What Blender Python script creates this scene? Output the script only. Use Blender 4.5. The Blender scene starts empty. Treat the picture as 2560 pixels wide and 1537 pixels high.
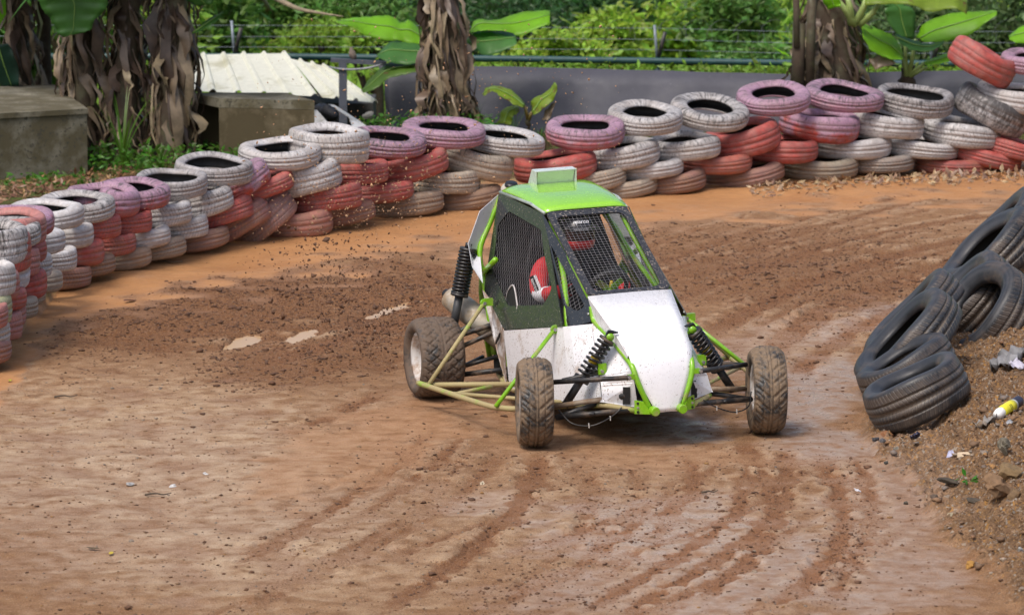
import bpy, bmesh, math, random
import numpy as np
from mathutils import Vector, Matrix, Euler
R_ = math.radians
random.seed(7); rng = np.random.default_rng(7)
C = bpy.context.scene.collection
scene = bpy.context.scene

# ------------------------------------------------------------------ camera, sky, sun, exposure
FPX = 10500.0; PITCH = R_(8.629468); CAMH = 4.9079
cd = bpy.data.cameras.new('camera'); cam = bpy.data.objects.new('camera', cd); C.objects.link(cam)
cam.location = (0, 0, CAMH); cam.rotation_euler = (math.pi/2 - PITCH, 0, 0)
cd.sensor_width = 36.0; cd.lens = FPX/2560*36; cd.clip_start = 0.5; cd.clip_end = 3000
cd.dof.use_dof = True; cd.dof.focus_distance = 27.6; cd.dof.aperture_fstop = 4.8
scene.camera = cam
w = bpy.data.worlds.new('World'); scene.world = w; w.use_nodes = True
SUN_EL, SUN_AZ = 58.0, 215.0     # degrees; azimuth measured clockwise from +Y
nt = w.node_tree; bgn = nt.nodes['Background']; sky = nt.nodes.new('ShaderNodeTexSky')
sky.sky_type = 'NISHITA'; sky.sun_disc = False
sky.sun_elevation = R_(SUN_EL); sky.sun_rotation = R_(SUN_AZ)
sky.air_density = 1.0; sky.dust_density = 5.0; sky.ozone_density = 1.0
nt.links.new(sky.outputs[0], bgn.inputs[0]); bgn.inputs[1].default_value = 0.135
sl = bpy.data.lights.new('sun', 'SUN'); sl.energy = 1.5; sl.angle = R_(16); sl.color = (1.0, .95, .88)
so = bpy.data.objects.new('sun', sl); C.objects.link(so)
sd = Vector((math.sin(R_(SUN_AZ))*math.cos(R_(SUN_EL)), math.cos(R_(SUN_AZ))*math.cos(R_(SUN_EL)), math.sin(R_(SUN_EL))))
so.rotation_euler = sd.to_track_quat('Z', 'Y').to_euler(); so.location = (0, 0, 30)
scene.view_settings.view_transform = 'Standard'; scene.view_settings.look = 'None'
scene.view_settings.exposure = 0.40; scene.view_settings.gamma = 1
scene.cycles.max_bounces = 8; scene.cycles.transparent_max_bounces = 8

# ------------------------------------------------------------------ photograph pixels -> places in the world
CT, ST = math.cos(PITCH), math.sin(PITCH)
def ray(u, v):
    a, b = (u-1280)/FPX, (768.5-v)/FPX
    return Vector((a, CT+b*ST, -ST+b*CT))
def G(u, v, z=0.0):
    d = ray(u, v); t = (z-CAMH)/d.z
    return Vector((d.x*t, d.y*t, z))
def AT(u, v, Y):
    d = ray(u, v); t = Y/d.y
    return Vector((d.x*t, Y, CAMH+d.z*t))
def PX(x, y, z=0.0):
    d = y*CT-(z-CAMH)*ST; up = y*ST+(z-CAMH)*CT
    return 1280+FPX*x/d, 768.5-FPX*up/d
def ppm(Y): return FPX/(Y*1.012)

# ------------------------------------------------------------------ object helpers
def tag(o, label=None, cat=None, group=None, kind=None):
    if label: o['label'] = label
    if cat: o['category'] = cat
    if group: o['group'] = group
    if kind: o['kind'] = kind
    return o
def empty(name, loc=(0,0,0), rot=(0,0,0), label=None, cat=None, group=None):
    o = bpy.data.objects.new(name, None); C.objects.link(o); o.location = loc; o.rotation_euler = rot
    o.empty_display_size = .2
    return tag(o, label, cat, group)
def mk(name, verts, faces, mat=None, parent=None, smooth=False, fmat=None, loc=None, rot=None):
    me = bpy.data.meshes.new(name)
    me.from_pydata([tuple(v) for v in verts], [], [tuple(f) for f in faces]); me.validate(); me.update()
    if mat is not None:
        for m in (mat if isinstance(mat, (list, tuple)) else [mat]): me.materials.append(m)
    if smooth: me.polygons.foreach_set('use_smooth', [True]*len(me.polygons))
    if fmat is not None: me.polygons.foreach_set('material_index', [int(i) for i in fmat][:len(me.polygons)])
    o = bpy.data.objects.new(name, me); C.objects.link(o)
    if parent is not None: o.parent = parent
    if loc is not None: o.location = loc
    if rot is not None: o.rotation_euler = rot
    return o
def mk_np(name, V, F, mat, parent=None, smooth=False, mats=None, cols=None):
    """fast path: V (n,3), F (m,k) arrays"""
    me = bpy.data.meshes.new(name); n, (m, k) = len(V), F.shape
    me.vertices.add(n); me.vertices.foreach_set('co', np.ascontiguousarray(V, np.float32).ravel())
    me.loops.add(m*k); me.loops.foreach_set('vertex_index', np.ascontiguousarray(F, np.int32).ravel())
    me.polygons.add(m); me.polygons.foreach_set('loop_start', np.arange(0, m*k, k, dtype=np.int32))
    me.polygons.foreach_set('loop_total', np.full(m, k, np.int32))
    if smooth: me.polygons.foreach_set('use_smooth', np.ones(m, bool))
    me.materials.append(mat)
    if cols is not None:
        a = me.attributes.new('soil', 'FLOAT_COLOR', 'POINT'); a.data.foreach_set('color', np.ascontiguousarray(cols, np.float32).ravel())
    me.update(calc_edges=True)
    o = bpy.data.objects.new(name, me); C.objects.link(o)
    if parent is not None: o.parent = parent
    return o
class MB:
    def __init__(s): s.v = []; s.f = []; s.m = []; s.cm = 0
    def add(s, V, F):
        b = len(s.v); s.v += [Vector(v) for v in V]; s.f += [tuple(i+b for i in f) for f in F]; s.m += [s.cm]*len(F); return s
    def box(s, c, d, rot=None):
        M = Matrix.Identity(3) if rot is None else (Euler(rot).to_matrix() if not isinstance(rot, Matrix) else rot)
        c = Vector(c); V = [c+M@Vector((x*d[0]/2, y*d[1]/2, z*d[2]/2)) for x in(-1,1) for y in(-1,1) for z in(-1,1)]
        return s.add(V, [(0,1,3,2),(4,6,7,5),(0,4,5,1),(2,3,7,6),(0,2,6,4),(1,5,7,3)])
    def tube(s, P, r, n=10, caps=True, flat=1.0):
        P = [Vector(p) for p in P]; rs = r if isinstance(r, (list, tuple)) else [r]*len(P)
        rings = []; up = None
        for i, p in enumerate(P):
            t = (P[min(i+1, len(P)-1)]-P[max(i-1, 0)]).normalized()
            if up is None:
                up = t.cross(Vector((0,0,1)));
                if up.length < 1e-3: up = t.cross(Vector((1,0,0)))
            up = (up-t*up.dot(t)).normalized(); b = t.cross(up)
            rings.append([p+(up*math.cos(2*math.pi*k/n)+b*math.sin(2*math.pi*k/n)*flat)*rs[i] for k in range(n)])
        V = [v for q in rings for v in q]; F = []
        for i in range(len(P)-1):
            for k in range(n): F.append((i*n+k, i*n+(k+1)%n, (i+1)*n+(k+1)%n, (i+1)*n+k))
        if caps: F += [tuple(range(n))[::-1], tuple((len(P)-1)*n+k for k in range(n))]
        return s.add(V, F)
    def lathe(s, prof, M=None, n=32, closed=False):
        """prof: (r, z) turned about z, then M"""
        M = M or Matrix.Identity(4); V = []; F = []; m = len(prof)
        for k in range(n):
            a = 2*math.pi*k/n
            for r, z in prof: V.append(M@Vector((r*math.cos(a), r*math.sin(a), z)))
        for k in range(n):
            for i in range(m if closed else m-1):
                j = (i+1)%m; F.append((k*m+i, ((k+1)%n)*m+i, ((k+1)%n)*m+j, k*m+j))
        return s.add(V, F)
    def slab(s, P, t):
        """flat polygon P thickened by t along its normal"""
        P = [Vector(p) for p in P]; n = Vector((0,0,0))
        for i in range(len(P)): n += P[i].cross(P[(i+1)%len(P)])
        n.normalize(); k = len(P); V = [p+n*t/2 for p in P]+[p-n*t/2 for p in P]
        return s.add(V, [tuple(range(k)), tuple(range(2*k-1, k-1, -1))]+[(i, i+k, (i+1)%k+k, (i+1)%k) for i in range(k)])
    def sheet(s, rows, t=.004):
        """grid of points given thickness along its normals"""
        nr, nc = len(rows), len(rows[0]); rows = [[Vector(p) for p in r] for r in rows]; A = []; B = []
        for i in range(nr):
            for j in range(nc):
                du = rows[i][min(j+1, nc-1)]-rows[i][max(j-1, 0)]; dv = rows[min(i+1, nr-1)][j]-rows[max(i-1, 0)][j]
                n = du.cross(dv); n = n.normalized() if n.length > 1e-9 else Vector((0,0,1))
                A.append(rows[i][j]+n*t/2); B.append(rows[i][j]-n*t/2)
        N = nr*nc; F = []
        for i in range(nr-1):
            for j in range(nc-1):
                a, b, c, d = i*nc+j, i*nc+j+1, (i+1)*nc+j+1, (i+1)*nc+j
                F += [(a,b,c,d), (d+N,c+N,b+N,a+N)]
        for j in range(nc-1):
            F += [(j+1, j, j+N, j+1+N), ((nr-1)*nc+j, (nr-1)*nc+j+1, (nr-1)*nc+j+1+N, (nr-1)*nc+j+N)]
        for i in range(nr-1):
            F += [(i*nc, (i+1)*nc, (i+1)*nc+N, i*nc+N), ((i+1)*nc+nc-1, i*nc+nc-1, i*nc+nc-1+N, (i+1)*nc+nc-1+N)]
        return s.add(A+B, F)
    def ball(s, c, r, n=14, m=9, M=None):
        c = Vector(c); r = Vector(r) if hasattr(r, '__len__') else Vector((r,r,r)); V = []; F = []
        M = M or Matrix.Identity(3)
        for i in range(m+1):
            ph = math.pi*i/m
            for k in range(n):
                a = 2*math.pi*k/n
                V.append(c+M@Vector((r.x*math.sin(ph)*math.cos(a), r.y*math.sin(ph)*math.sin(a), r.z*math.cos(ph))))
        for i in range(m):
            for k in range(n): F.append((i*n+k, (i+1)*n+k, (i+1)*n+(k+1)%n, i*n+(k+1)%n))
        return s.add(V, F)
    def build(s, name, mat, parent=None, smooth=False, **k):
        multi = isinstance(mat, (list, tuple))
        return mk(name, s.v, s.f, mat, parent, smooth, s.m if multi else None, **k)
def bezier(P, n=16):
    out = []; P = [Vector(p) for p in P]
    for i in range(n+1):
        t = i/n; Q = list(P)
        while len(Q) > 1: Q = [Q[k].lerp(Q[k+1], t) for k in range(len(Q)-1)]
        out.append(Q[0])
    return out
def smooth_path(P, n=6):
    """Catmull-Rom through P"""
    P = [Vector(p) for p in P]; Q = [P[0]*2-P[1]]+P+[P[-1]*2-P[-2]]; out = []
    for i in range(1, len(Q)-2):
        for k in range(n):
            t = k/n; a, b, c, d = Q[i-1], Q[i], Q[i+1], Q[i+2]
            out.append(.5*((2*b)+(c-a)*t+(2*a-5*b+4*c-d)*t*t+(3*b-a-3*c+d)*t**3))
    return out+[P[-1]]
def rounded(poly, r, n=4):
    """round the corners of a closed 3-D polygon"""
    P = [Vector(p) for p in poly]; out = []
    for i in range(len(P)):
        a, b, c = P[i-1], P[i], P[(i+1)%len(P)]
        k = min(r, (a-b).length*.4, (c-b).length*.4)
        out += bezier([b+(a-b).normalized()*k, b, b+(c-b).normalized()*k], n)
    return out
def plane_axes(P):
    P = [Vector(p) for p in P]; n = Vector((0,0,0))
    for i in range(len(P)): n += P[i].cross(P[(i+1)%len(P)])
    n.normalize(); o = sum(P, Vector((0,0,0)))/len(P); e = (P[1]-P[0]).normalized(); e = (e-n*e.dot(n)).normalized()
    return o, e, n.cross(e), n
def ring_panel(mb, outer, inner, t):
    """flat panel with a hole; both polygons star-shaped about the hole's centre"""
    o, ex, ey, n = plane_axes(outer); c = sum((Vector(p) for p in inner), Vector((0,0,0)))/len(inner)
    to2 = lambda p: ((Vector(p)-c).dot(ex), (Vector(p)-c).dot(ey))
    A = [to2(p) for p in outer]; B = [to2(p) for p in inner]
    ang = sorted(set([round(math.atan2(y, x), 5) for x, y in A+B]))
    def hit(poly, a):
        dx, dy = math.cos(a), math.sin(a); best = None
        for i in range(len(poly)):
            (x1, y1), (x2, y2) = poly[i], poly[(i+1)%len(poly)]; ux, uy = x2-x1, y2-y1; det = dx*uy-dy*ux
            if abs(det) < 1e-12: continue
            tt = (x1*uy-y1*ux)/det; s_ = (x1*dy-y1*dx)/det
            if tt > 0 and -1e-4 <= s_ <= 1+1e-4 and (best is None or tt < best): best = tt
        return best
    V = []; k = 0; F = []
    for a in ang:
        h1, h2 = hit(A, a), hit(B, a)
        if h1 is None or h2 is None: continue
        h1 = max(h1, h2+.002)
        for h in (h1, h2):
            p = c+ex*math.cos(a)*h+ey*math.sin(a)*h
            V += [p+n*t/2, p-n*t/2]
        k += 1
    for i in range(k):
        a, b = i*4, ((i+1)%k)*4
        F += [(a, b, b+2, a+2), (a+1, a+3, b+3, b+1), (a, a+1, b+1, b), (a+2, b+2, b+3, a+3)]
    mb.add(V, F)
def mesh_wires(mb, hole, d1, d2, step, r, off=0.0):
    """two families of straight wires clipped to a polygon"""
    o, ex, ey, n = plane_axes(hole); P = [((Vector(p)-o).dot(ex), (Vector(p)-o).dot(ey)) for p in hole]
    for q, (d, st) in enumerate(((d1, step), (d2, step))):
        d = Vector(d); dx, dy = d.dot(ex), d.dot(ey); L = math.hypot(dx, dy); dx /= L; dy /= L; nx, ny = -dy, dx
        vals = [x*nx+y*ny for x, y in P]; k = min(vals)+st*.5
        while k < max(vals):
            ts = []
            for i in range(len(P)):
                (x1, y1), (x2, y2) = P[i], P[(i+1)%len(P)]; a, b = x1*nx+y1*ny-k, x2*nx+y2*ny-k
                if a*b < 0:
                    f = a/(a-b); ts.append((x1+(x2-x1)*f)*dx+(y1+(y2-y1)*f)*dy)
            ts.sort()
            for i in range(0, len(ts)-1, 2):
                p0, p1 = [o+ex*(t*dx+k*nx)+ey*(t*dy+k*ny)+n*(off+(q-.5)*r*1.2) for t in ts[i:i+2]]
                mb.tube([p0, p1], r, 4, False)
            k += st

# ------------------------------------------------------------------ materials
MATS = {}
class NT:
    def __init__(s, name):
        s.m = bpy.data.materials.new(name); s.m.use_nodes = True; s.t = s.m.node_tree
        s.p = s.t.nodes['Principled BSDF']; s.out = s.t.nodes['Material Output']
    def n(s, typ, ins=None, **pr):
        nd = s.t.nodes.new('ShaderNode'+typ)
        for k, v in pr.items(): setattr(nd, k, v)
        for k, v in (ins or {}).items():
            sk = nd.inputs[k]
            if isinstance(v, bpy.types.NodeSocket): s.t.links.new(v, sk)
            else: sk.default_value = v
        return nd
    def set(s, k, v):
        sk = s.p.inputs[k]
        if isinstance(v, bpy.types.NodeSocket): s.t.links.new(v, sk)
        else: sk.default_value = v
    def coord(s, k='Object'): return s.n('TexCoord').outputs[k]
    def noise(s, vec, scale, detail=4, rough=.6, dist=0.0):
        return s.n('TexNoise', {'Vector': vec, 'Scale': scale, 'Detail': detail, 'Roughness': rough, 'Distortion': dist}).outputs[0]
    def ramp(s, fac, a, b, ca=0.0, cb=1.0):
        nd = s.n('MapRange', {'Value': fac, 'From Min': a, 'From Max': b, 'To Min': ca, 'To Max': cb}); return nd.outputs[0]
    def mix(s, fac, a, b, mode='MIX'):
        nd = s.n('Mix', data_type='RGBA', blend_type=mode)
        for k, v in ((0, fac), (6, a), (7, b)):
            if isinstance(v, bpy.types.NodeSocket): s.t.links.new(v, nd.inputs[k])
            else: nd.inputs[k].default_value = (*v, 1) if hasattr(v, '__len__') and len(v) == 3 else v
        return nd.outputs[2]
    def math(s, op, a, b=0.0, c=None, clamp=False):
        nd = s.n('Math', operation=op, use_clamp=clamp)
        for i, v in enumerate((a, b) if c is None else (a, b, c)):
            if isinstance(v, bpy.types.NodeSocket): s.t.links.new(v, nd.inputs[i])
            else: nd.inputs[i].default_value = v
        return nd.outputs[0]
    def bump(s, h, strength=.5, dist=.01):
        s.set('Normal', s.n('Bump', {'Height': h, 'Strength': strength, 'Distance': dist}).outputs[0])
def mat(name, col, rough=.6, metal=0.0, var=.25, scale=14, bump=0.0, bdist=.004, coat=0.0, dirt=None, damt=.5, dscale=9, spk=None, sthr=.68, sscale=160, spec=None):
    """base colour with uneven tone, optional dirt patches and fine spatter (both marks on the thing itself)"""
    if name in MATS: return MATS[name]
    k = NT(name); co = k.coord()
    a = k.noise(co, scale, 5); dark = tuple(c*(1-var) for c in col); lite = tuple(min(1, c*(1+var*.6)) for c in col)
    c = k.mix(k.ramp(a, .3, .7), dark, lite)
    r = k.ramp(k.noise(co, scale*2.3, 3), .3, .7, max(.02, rough-.08), min(1, rough+.1))
    if dirt is not None:
        f = k.ramp(k.noise(co, dscale, 7, .65), .62-.35*damt, .78-.35*damt); f = k.math('MULTIPLY', f, .9)
        c = k.mix(f, c, dirt); r = k.math('ADD', r, k.math('MULTIPLY', f, .35), clamp=True)
    if spk is not None:
        f = k.ramp(k.noise(co, sscale, 2, .5), sthr, sthr+.03)
        f = k.math('MULTIPLY', f, k.ramp(k.noise(co, 4.0, 2), .3, .55))
        c = k.mix(f, c, spk); r = k.math('ADD', r, k.math('MULTIPLY', f, .5), clamp=True)
    k.set('Base Color', c); k.set('Roughness', r); k.set('Metallic', metal)
    if coat: k.set('Coat Weight', coat); k.set('Coat Roughness', .06)
    if spec is not None: k.set('Specular IOR Level', spec)
    if bump: k.bump(k.noise(co, scale*5, 6), bump, bdist)
    MATS[name] = k.m; return k.m
MUD = (.17, .085, .04); TAN = (.42, .27, .15)
def leafmat(name, col, vein=None, trans=.45, var=.35, scale=3.0, brown=None, vr=(.65, 1.3)):
    if name in MATS: return MATS[name]
    k = NT(name); co = k.coord('Object'); g = k.noise(co, scale, 4)
    c = k.mix(k.ramp(g, .3, .7), tuple(x*(1-var) for x in col), tuple(min(1, x*(1+var)) for x in col))
    if brown is not None: c = k.mix(k.ramp(k.noise(co, 7, 5), .58, .66), c, brown)
    rnd = k.n('NewGeometry').outputs['Random Per Island']
    hs = k.n('HueSaturation', {'Hue': k.ramp(rnd, 0, 1, .475, .52), 'Saturation': 1.0, 'Value': k.ramp(rnd, 0, 1, *vr), 'Color': c})
    c = hs.outputs[0]; k.set('Base Color', c); k.set('Roughness', .42)
    tr = k.n('BsdfTranslucent', {'Color': c}); mx = k.n('MixShader', {0: trans, 1: k.p.outputs[0], 2: tr.outputs[0]})
    k.t.links.new(mx.outputs[0], k.out.inputs[0]); MATS[name] = k.m; return k.m

# ------------------------------------------------------------------ ground: one sheet, out to the horizon
EDGE = [G(u, v) for u, v in ((2700,1640),(2540,1530),(2480,1462),(2420,1400),(2330,1325),(2285,1230),(2190,1150),(2150,1085),(2160,1010),(2185,945),(2235,880),(2330,770),(2430,650),(2545,545),(2680,470),(2800,440))]
EX = np.array([p.x for p in EDGE]); EY = np.array([p.y for p in EDGE])
WU = [-400,-120,-40,0,26,54,68,96,125,155,229,287,378,466,577,700,835,937,1107,1253,1450,1642,1766,1961,2143,2300,2477,2700,3000]
WV = [1150,985,925,895,863,845,815,787,755,727,708,688,668,643,622,600,586,560,536,523,506,490,479,462,446,438,433,428,426]
WB = [G(u, v) for u, v in zip(WU, WV)]; WX = np.array([p.x for p in WB]); WY = np.array([p.y for p in WB])
def sst(a, b, x):
    t = np.clip((x-a)/(b-a), 0, 1); return t*t*(3-2*t)
def terr(x, y):
    x = np.asarray(x, float); y = np.asarray(y, float)
    d = (x-np.interp(y, EY, EX))*.86
    d = np.where((y < EY[0]) | (y > 60), -1, d)
    h = .85*(1-np.exp(-np.maximum(d, 0)*.46/.85))*(1-sst(40, 46, y))
    back = y-np.interp(x, WX, WY)                    # metres behind the tyre wall
    h = h+np.where(back > 0, .05*sst(.6, 2.0, back), 0)-.10*sst(43.6, 45.2, y)*sst(-2.6, -1.6, x)
    h = h-1.5*sst(46.9, 50, y)*(1-sst(58, 60, y)*0)
    h = h+sst(54, 72, y)*3.2+np.maximum(0, y-66)*.16*(y < 1e9)
    h = np.minimum(h, 14)
    return h
fx = np.arange(-6.2, 6.7, .017); fy = np.arange(20.6, 42.6, .031)
gx = np.concatenate([[-600,-200,-80,-40,-20,-12,-8.5,-7,-6.5], fx, [7.0,7.6,8.6,10,13,20,40,80,200,600]])
gy = np.concatenate([[-300,-60,-10,5,12,17,19.5,20.3], fy, np.arange(43, 80, .6), [85,95,110,140,200,320,600]])
nx, ny = len(gx), len(gy); i0, j0 = 9, 8; fnx, fny = len(fx), len(fy)
def fnoise(lam, seed, ax=1.0, spread=.38):
    r = np.random.default_rng(seed).standard_normal((fny, fnx))
    ky = np.fft.fftfreq(fny, .031)[:, None]; kx = np.fft.rfftfreq(fnx, .017)[None, :]*ax
    k = np.sqrt(kx*kx+ky*ky); k[0, 0] = 1e-9
    H = np.exp(-(np.log(k*lam)**2)/(2*spread**2)); H[0, 0] = 0
    z = np.fft.irfft2(np.fft.rfft2(r)*H, s=(fny, fnx)); return z/z.std()
X, Y = np.meshgrid(fx, fy); U, V_ = PX(X, Y)
Z0 = terr(X, Y)
n_big, n_mid, n_sml = fnoise(2.2, 1), fnoise(.7, 2), fnoise(.22, 3)
def blob(cu, cv, ru, rv, ang=0, soft=.5, jit=.22):
    a = R_(ang); du, dv = U-cu, V_-cv; x = (du*math.cos(a)+dv*math.sin(a))/ru; y = (-du*math.sin(a)+dv*math.cos(a))/rv
    d = np.sqrt(x*x+y*y)+jit*(.6*n_mid+.4*n_sml); return 1-sst(1-soft, 1+soft*.4, d)
wv = np.interp(U, WU, WV); dW = V_-wv                 # image rows in front of the wall foot
orange = (1-sst(45, 135, dW+18*n_mid+10*n_big))*(U < 1500)+(1-sst(30, 105, dW+14*n_mid))*(U >= 1500)
orange = np.clip(orange, 0, 1)*(dW > -60)
orange = np.maximum(orange, .6*blob(1130, 560, 330, 60, -6)); orange = np.maximum(orange, .38*blob(1620, 1140, 380, 45, 2))
orange = np.maximum(orange, .45*blob(900, 1120, 380, 120, -20))
chop = np.maximum.reduce([blob(560, 760, 560, 130, -8), blob(1000, 760, 260, 120), .8*blob(760, 905, 330, 70, -6), .75*blob(2000, 690, 520, 110, 3), .55*blob(1900, 600, 500, 50), .5*blob(1080, 1160, 110, 40), .4*blob(1500, 1250, 160, 40), .4*blob(2080, 1400, 90, 120, 20), .35*blob(1330, 1490, 240, 70)])
pale = np.maximum.reduce([blob(330, 1130, 620, 250), .9*blob(620, 1380, 520, 170), .85*blob(1040, 1450, 230, 90, -25), .5*blob(2250, 660, 420, 60, -6), .55*blob(1450, 1300, 500, 160)])*(.72+.35*n_mid)
wet = np.maximum.reduce([.95*blob(1640, 1330, 330, 110, -4), .75*blob(1850, 1430, 420, 150, 0), .6*blob(2250, 1450, 200, 130, 0), .55*blob(2200, 1290, 200, 240, 18), .9*blob(2030, 985, 170, 110, -20), .9*blob(1680, 1075, 130, 55), .6*blob(1560, 1480, 360, 70), .7*blob(2180, 800, 300, 36, -15), .8*blob(2080, 1120, 190, 45), .6*blob(1230, 1260, 160, 40), .45*blob(1900, 860, 300, 60, -18), .55*orange, .3*blob(400, 1250, 700, 260)])
chop = np.clip(chop, 0, 1)*(1-.8*orange)*(Z0 < .05)
Z = .006*n_big+.0030*n_mid+.0016*n_sml*(1-.7*orange)
lam1, lam2, lam3 = fnoise(.10, 5), fnoise(.055, 6), fnoise(.19, 7)
lump = .013*np.maximum(0, lam1-.15)+.009*np.maximum(0, lam2-.5)+.011*np.maximum(0, lam3-.2)
Z = Z+.42*lump*(.04+.96*chop)*(1-.9*orange)*(1-.6*wet)
# wheel ruts: (points in the photograph, half width m, depth m, lug pattern)
RUTS = [([(1950,1110),(1965,1180),(1950,1270),(1880,1340),(1760,1420),(1600,1510),(1500,1570)], .10, .020, 1),
 ([(2040,1120),(2085,1210),(2110,1300),(2080,1390),(2000,1470),(1880,1560)], .11, .026, 1),
 ([(2130,1130),(2170,1230),(2165,1330),(2120,1430),(2040,1540)], .09, .012, 1),
 ([(1350,1120),(1330,1210),(1260,1300),(1150,1400),(1000,1500),(900,1570)], .12, .024, 1),
 ([(1260,1120),(1180,1210),(1040,1310),(860,1400),(700,1480),(560,1570)], .12, .018, 1),
 ([(1460,1150),(1470,1240),(1430,1340),(1330,1440),(1180,1530)], .10, .020, 1),
 ([(1080,1060),(1010,1150),(900,1230),(760,1310),(640,1390),(500,1440)], .10, .014, 1),
 ([(1180,1060),(1100,1150),(960,1250),(840,1330)], .08, .012, 1),
 ([(1560,1140),(1600,1220),(1560,1300),(1460,1400),(1320,1500)], .09, .014, 1),
 ([(1700,1120),(1740,1180),(1720,1240),(1640,1290),(1540,1330)], .08, .012, 0),
 ([(2620,560),(2400,600),(2200,650),(2000,715),(1850,790),(1740,850)], .13, .028, 0),
 ([(2620,610),(2420,650),(2230,700),(2060,770),(1960,840),(1900,900)], .13, .030, 0),
 ([(2620,650),(2450,700),(2290,755),(2130,830),(2030,900),(1980,960)], .12, .024, 0),
 ([(2620,520),(2350,560),(2100,600),(1900,650),(1760,700)], .12, .020, 0),
 ([(1180,720),(1060,750),(930,790),(800,830),(640,850),(480,900)], .16, .034, 0),
 ([(1150,770),(1030,800),(900,830),(760,880),(620,930)], .14, .026, 0),
 ([(1000,960),(900,1010),(780,1060),(640,1100)], .12, .012, 0)]
rr_ = random.Random(5); EXTRA = []
for P, hw, dep, lug in RUTS:
    for q in range(1 if lug else 2):
        du = rr_.gauss(0, 75 if lug else 60); dv = rr_.gauss(0, 14); st = rr_.gauss(0, 26)
        EXTRA.append(([(u+du+st*(i/len(P)-.5)*2, v+dv) for i, (u, v) in enumerate(P)], hw*rr_.uniform(.35, .8), dep*rr_.uniform(.15, .5), 1 if rr_.random() < .4 else 0))
for q in range(8):       # long sweeping lines of older laps across the near ground
    u0 = rr_.uniform(250, 2150); v0 = rr_.uniform(1180, 1400); k0 = rr_.uniform(.75, 1.6)
    EXTRA.append(([(u0+150*k0, v0-110), (u0+95*k0, v0-40), (u0, v0+40), (u0-150*k0, v0+120), (u0-340*k0, v0+210)], rr_.uniform(.04, .09), rr_.uniform(.003, .010), 1 if q % 3 == 0 else 0))
for q in range(10):
    u0 = rr_.uniform(1500, 2100); v0 = rr_.uniform(600, 800)
    EXTRA.append(([(u0+620, v0-150+rr_.gauss(0, 10)), (u0+380, v0-105), (u0+180, v0-55), (u0, v0), (u0-130, v0+55)], rr_.uniform(.05, .11), rr_.uniform(.006, .016), 0))
rut = np.zeros_like(Z); rutc = np.zeros_like(Z); palec = np.zeros_like(Z)
for P, hw, dep, lug in [(a, b*(.72 if d else .9), c*1.15, d) for a, b, c, d in RUTS]+EXTRA:
    Q = smooth_path([Vector((u, v, 0)) for u, v in P], 7); Q = [G(q.x, q.y) for q in Q]
    bd = np.full(Z.shape, 9e9); bs = np.zeros_like(Z); bside = np.zeros_like(Z); acc = 0.0
    for a, b in zip(Q[:-1], Q[1:]):
        ex, ey = b.x-a.x, b.y-a.y; L = math.hypot(ex, ey)
        i1, i2 = np.searchsorted(fx, [min(a.x, b.x)-.45, max(a.x, b.x)+.45]); j1, j2 = np.searchsorted(fy, [min(a.y, b.y)-.45, max(a.y, b.y)+.45])
        if i2 <= i1 or j2 <= j1: acc += L; continue
        px_, py_ = X[j1:j2, i1:i2]-a.x, Y[j1:j2, i1:i2]-a.y
        t = np.clip((px_*ex+py_*ey)/(L*L), 0, 1); dx, dy = px_-t*ex, py_-t*ey; d = np.hypot(dx, dy)
        s = bd[j1:j2, i1:i2]; m = d < s; s[m] = d[m]
        bs[j1:j2, i1:i2][m] = (acc+t*L)[m]; bside[j1:j2, i1:i2][m] = (np.sign(px_*ey-py_*ex)*d)[m]; acc += L
    dd = bd+.018*n_sml+.02*n_mid; fade = .35+.65*sst(-.6, .8, n_mid+.5*n_big); ends = sst(0, .5, bs)*sst(0, .8, acc-bs)
    core = np.exp(-(dd/hw)**4)*ends*(bd < .44); rim = np.exp(-((dd-hw*1.5)/(hw*.45))**2)*ends*(bd < .44)
    Z = Z*(1-.6*core)-.62*dep*core*fade+dep*.36*rim*fade*(1+.25*lam2)+.0022*core*fade*lam2
    if lug: Z += core*fade*.0065*np.maximum(-.4, np.sin(2*np.pi*(bs/.062+np.abs(bside)*9)))*(np.abs(bside) < hw*.95)
    wgt = min(1.0, .35+dep/.018)*rr_.uniform(.55, 1.0); fade = fade*(.55+.45*sst(-.9, .9, n_sml+.8*n_mid))
    rut = np.maximum(rut, np.clip(core*fade+.4*rim, 0, 1)*wgt); rutc = np.maximum(rutc, core*(.45+.55*fade)*wgt*(bd < .44)); palec = np.maximum(palec, rim*wgt*.8)
chopc = np.clip(np.maximum(chop, rut*.35), 0, 1); pale = np.maximum(pale*(1-.6*rutc), palec*.8*(1-orange))
wet = np.clip(wet*(1-.35*rut)+.25*rut*(n_mid > .2), 0, 1)
PUD = [(617, 843, 54, 14, -20), (754, 839, 38, 11, -18), (985, 768, 62, 7, -18)]
for cu, cv, ru, rv, an in PUD: Z -= .045*blob(cu, cv, ru, rv, an, .6, .25)
bank = sst(-.03, .07, Z0-.004+.02*n_sml*(Z0 > 1e-4))*(Z0 > 1e-4)*(X > 0)*(Y < 39)
bd1, bd2 = fnoise(.16, 11), fnoise(.06, 12)
Z = Z*(1-bank)+bank*(.022*n_mid+.016*bd1+.009*bd2); behind = sst(.3, 1.0, Y-np.interp(X, WX, WY))
Z = Z*(1-.5*behind)
full = terr(*np.meshgrid(gx, gy)); full[j0:j0+fny, i0:i0+fnx] += Z
far = np.random.default_rng(9).standard_normal(full.shape)*.03; far[j0:j0+fny, i0:i0+fnx] = 0; full += far
cols = np.zeros((ny, nx, 4), np.float32); cols[..., 3] = .5
cols[j0:j0+fny, i0:i0+fnx] = np.stack([orange, chopc, wet, np.clip(pale, 0, 1)], -1)
rt = np.zeros((ny, nx), np.float32); rt[j0:j0+fny, i0:i0+fnx] = np.clip(rutc*(1-.7*orange), 0, 1)
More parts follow.
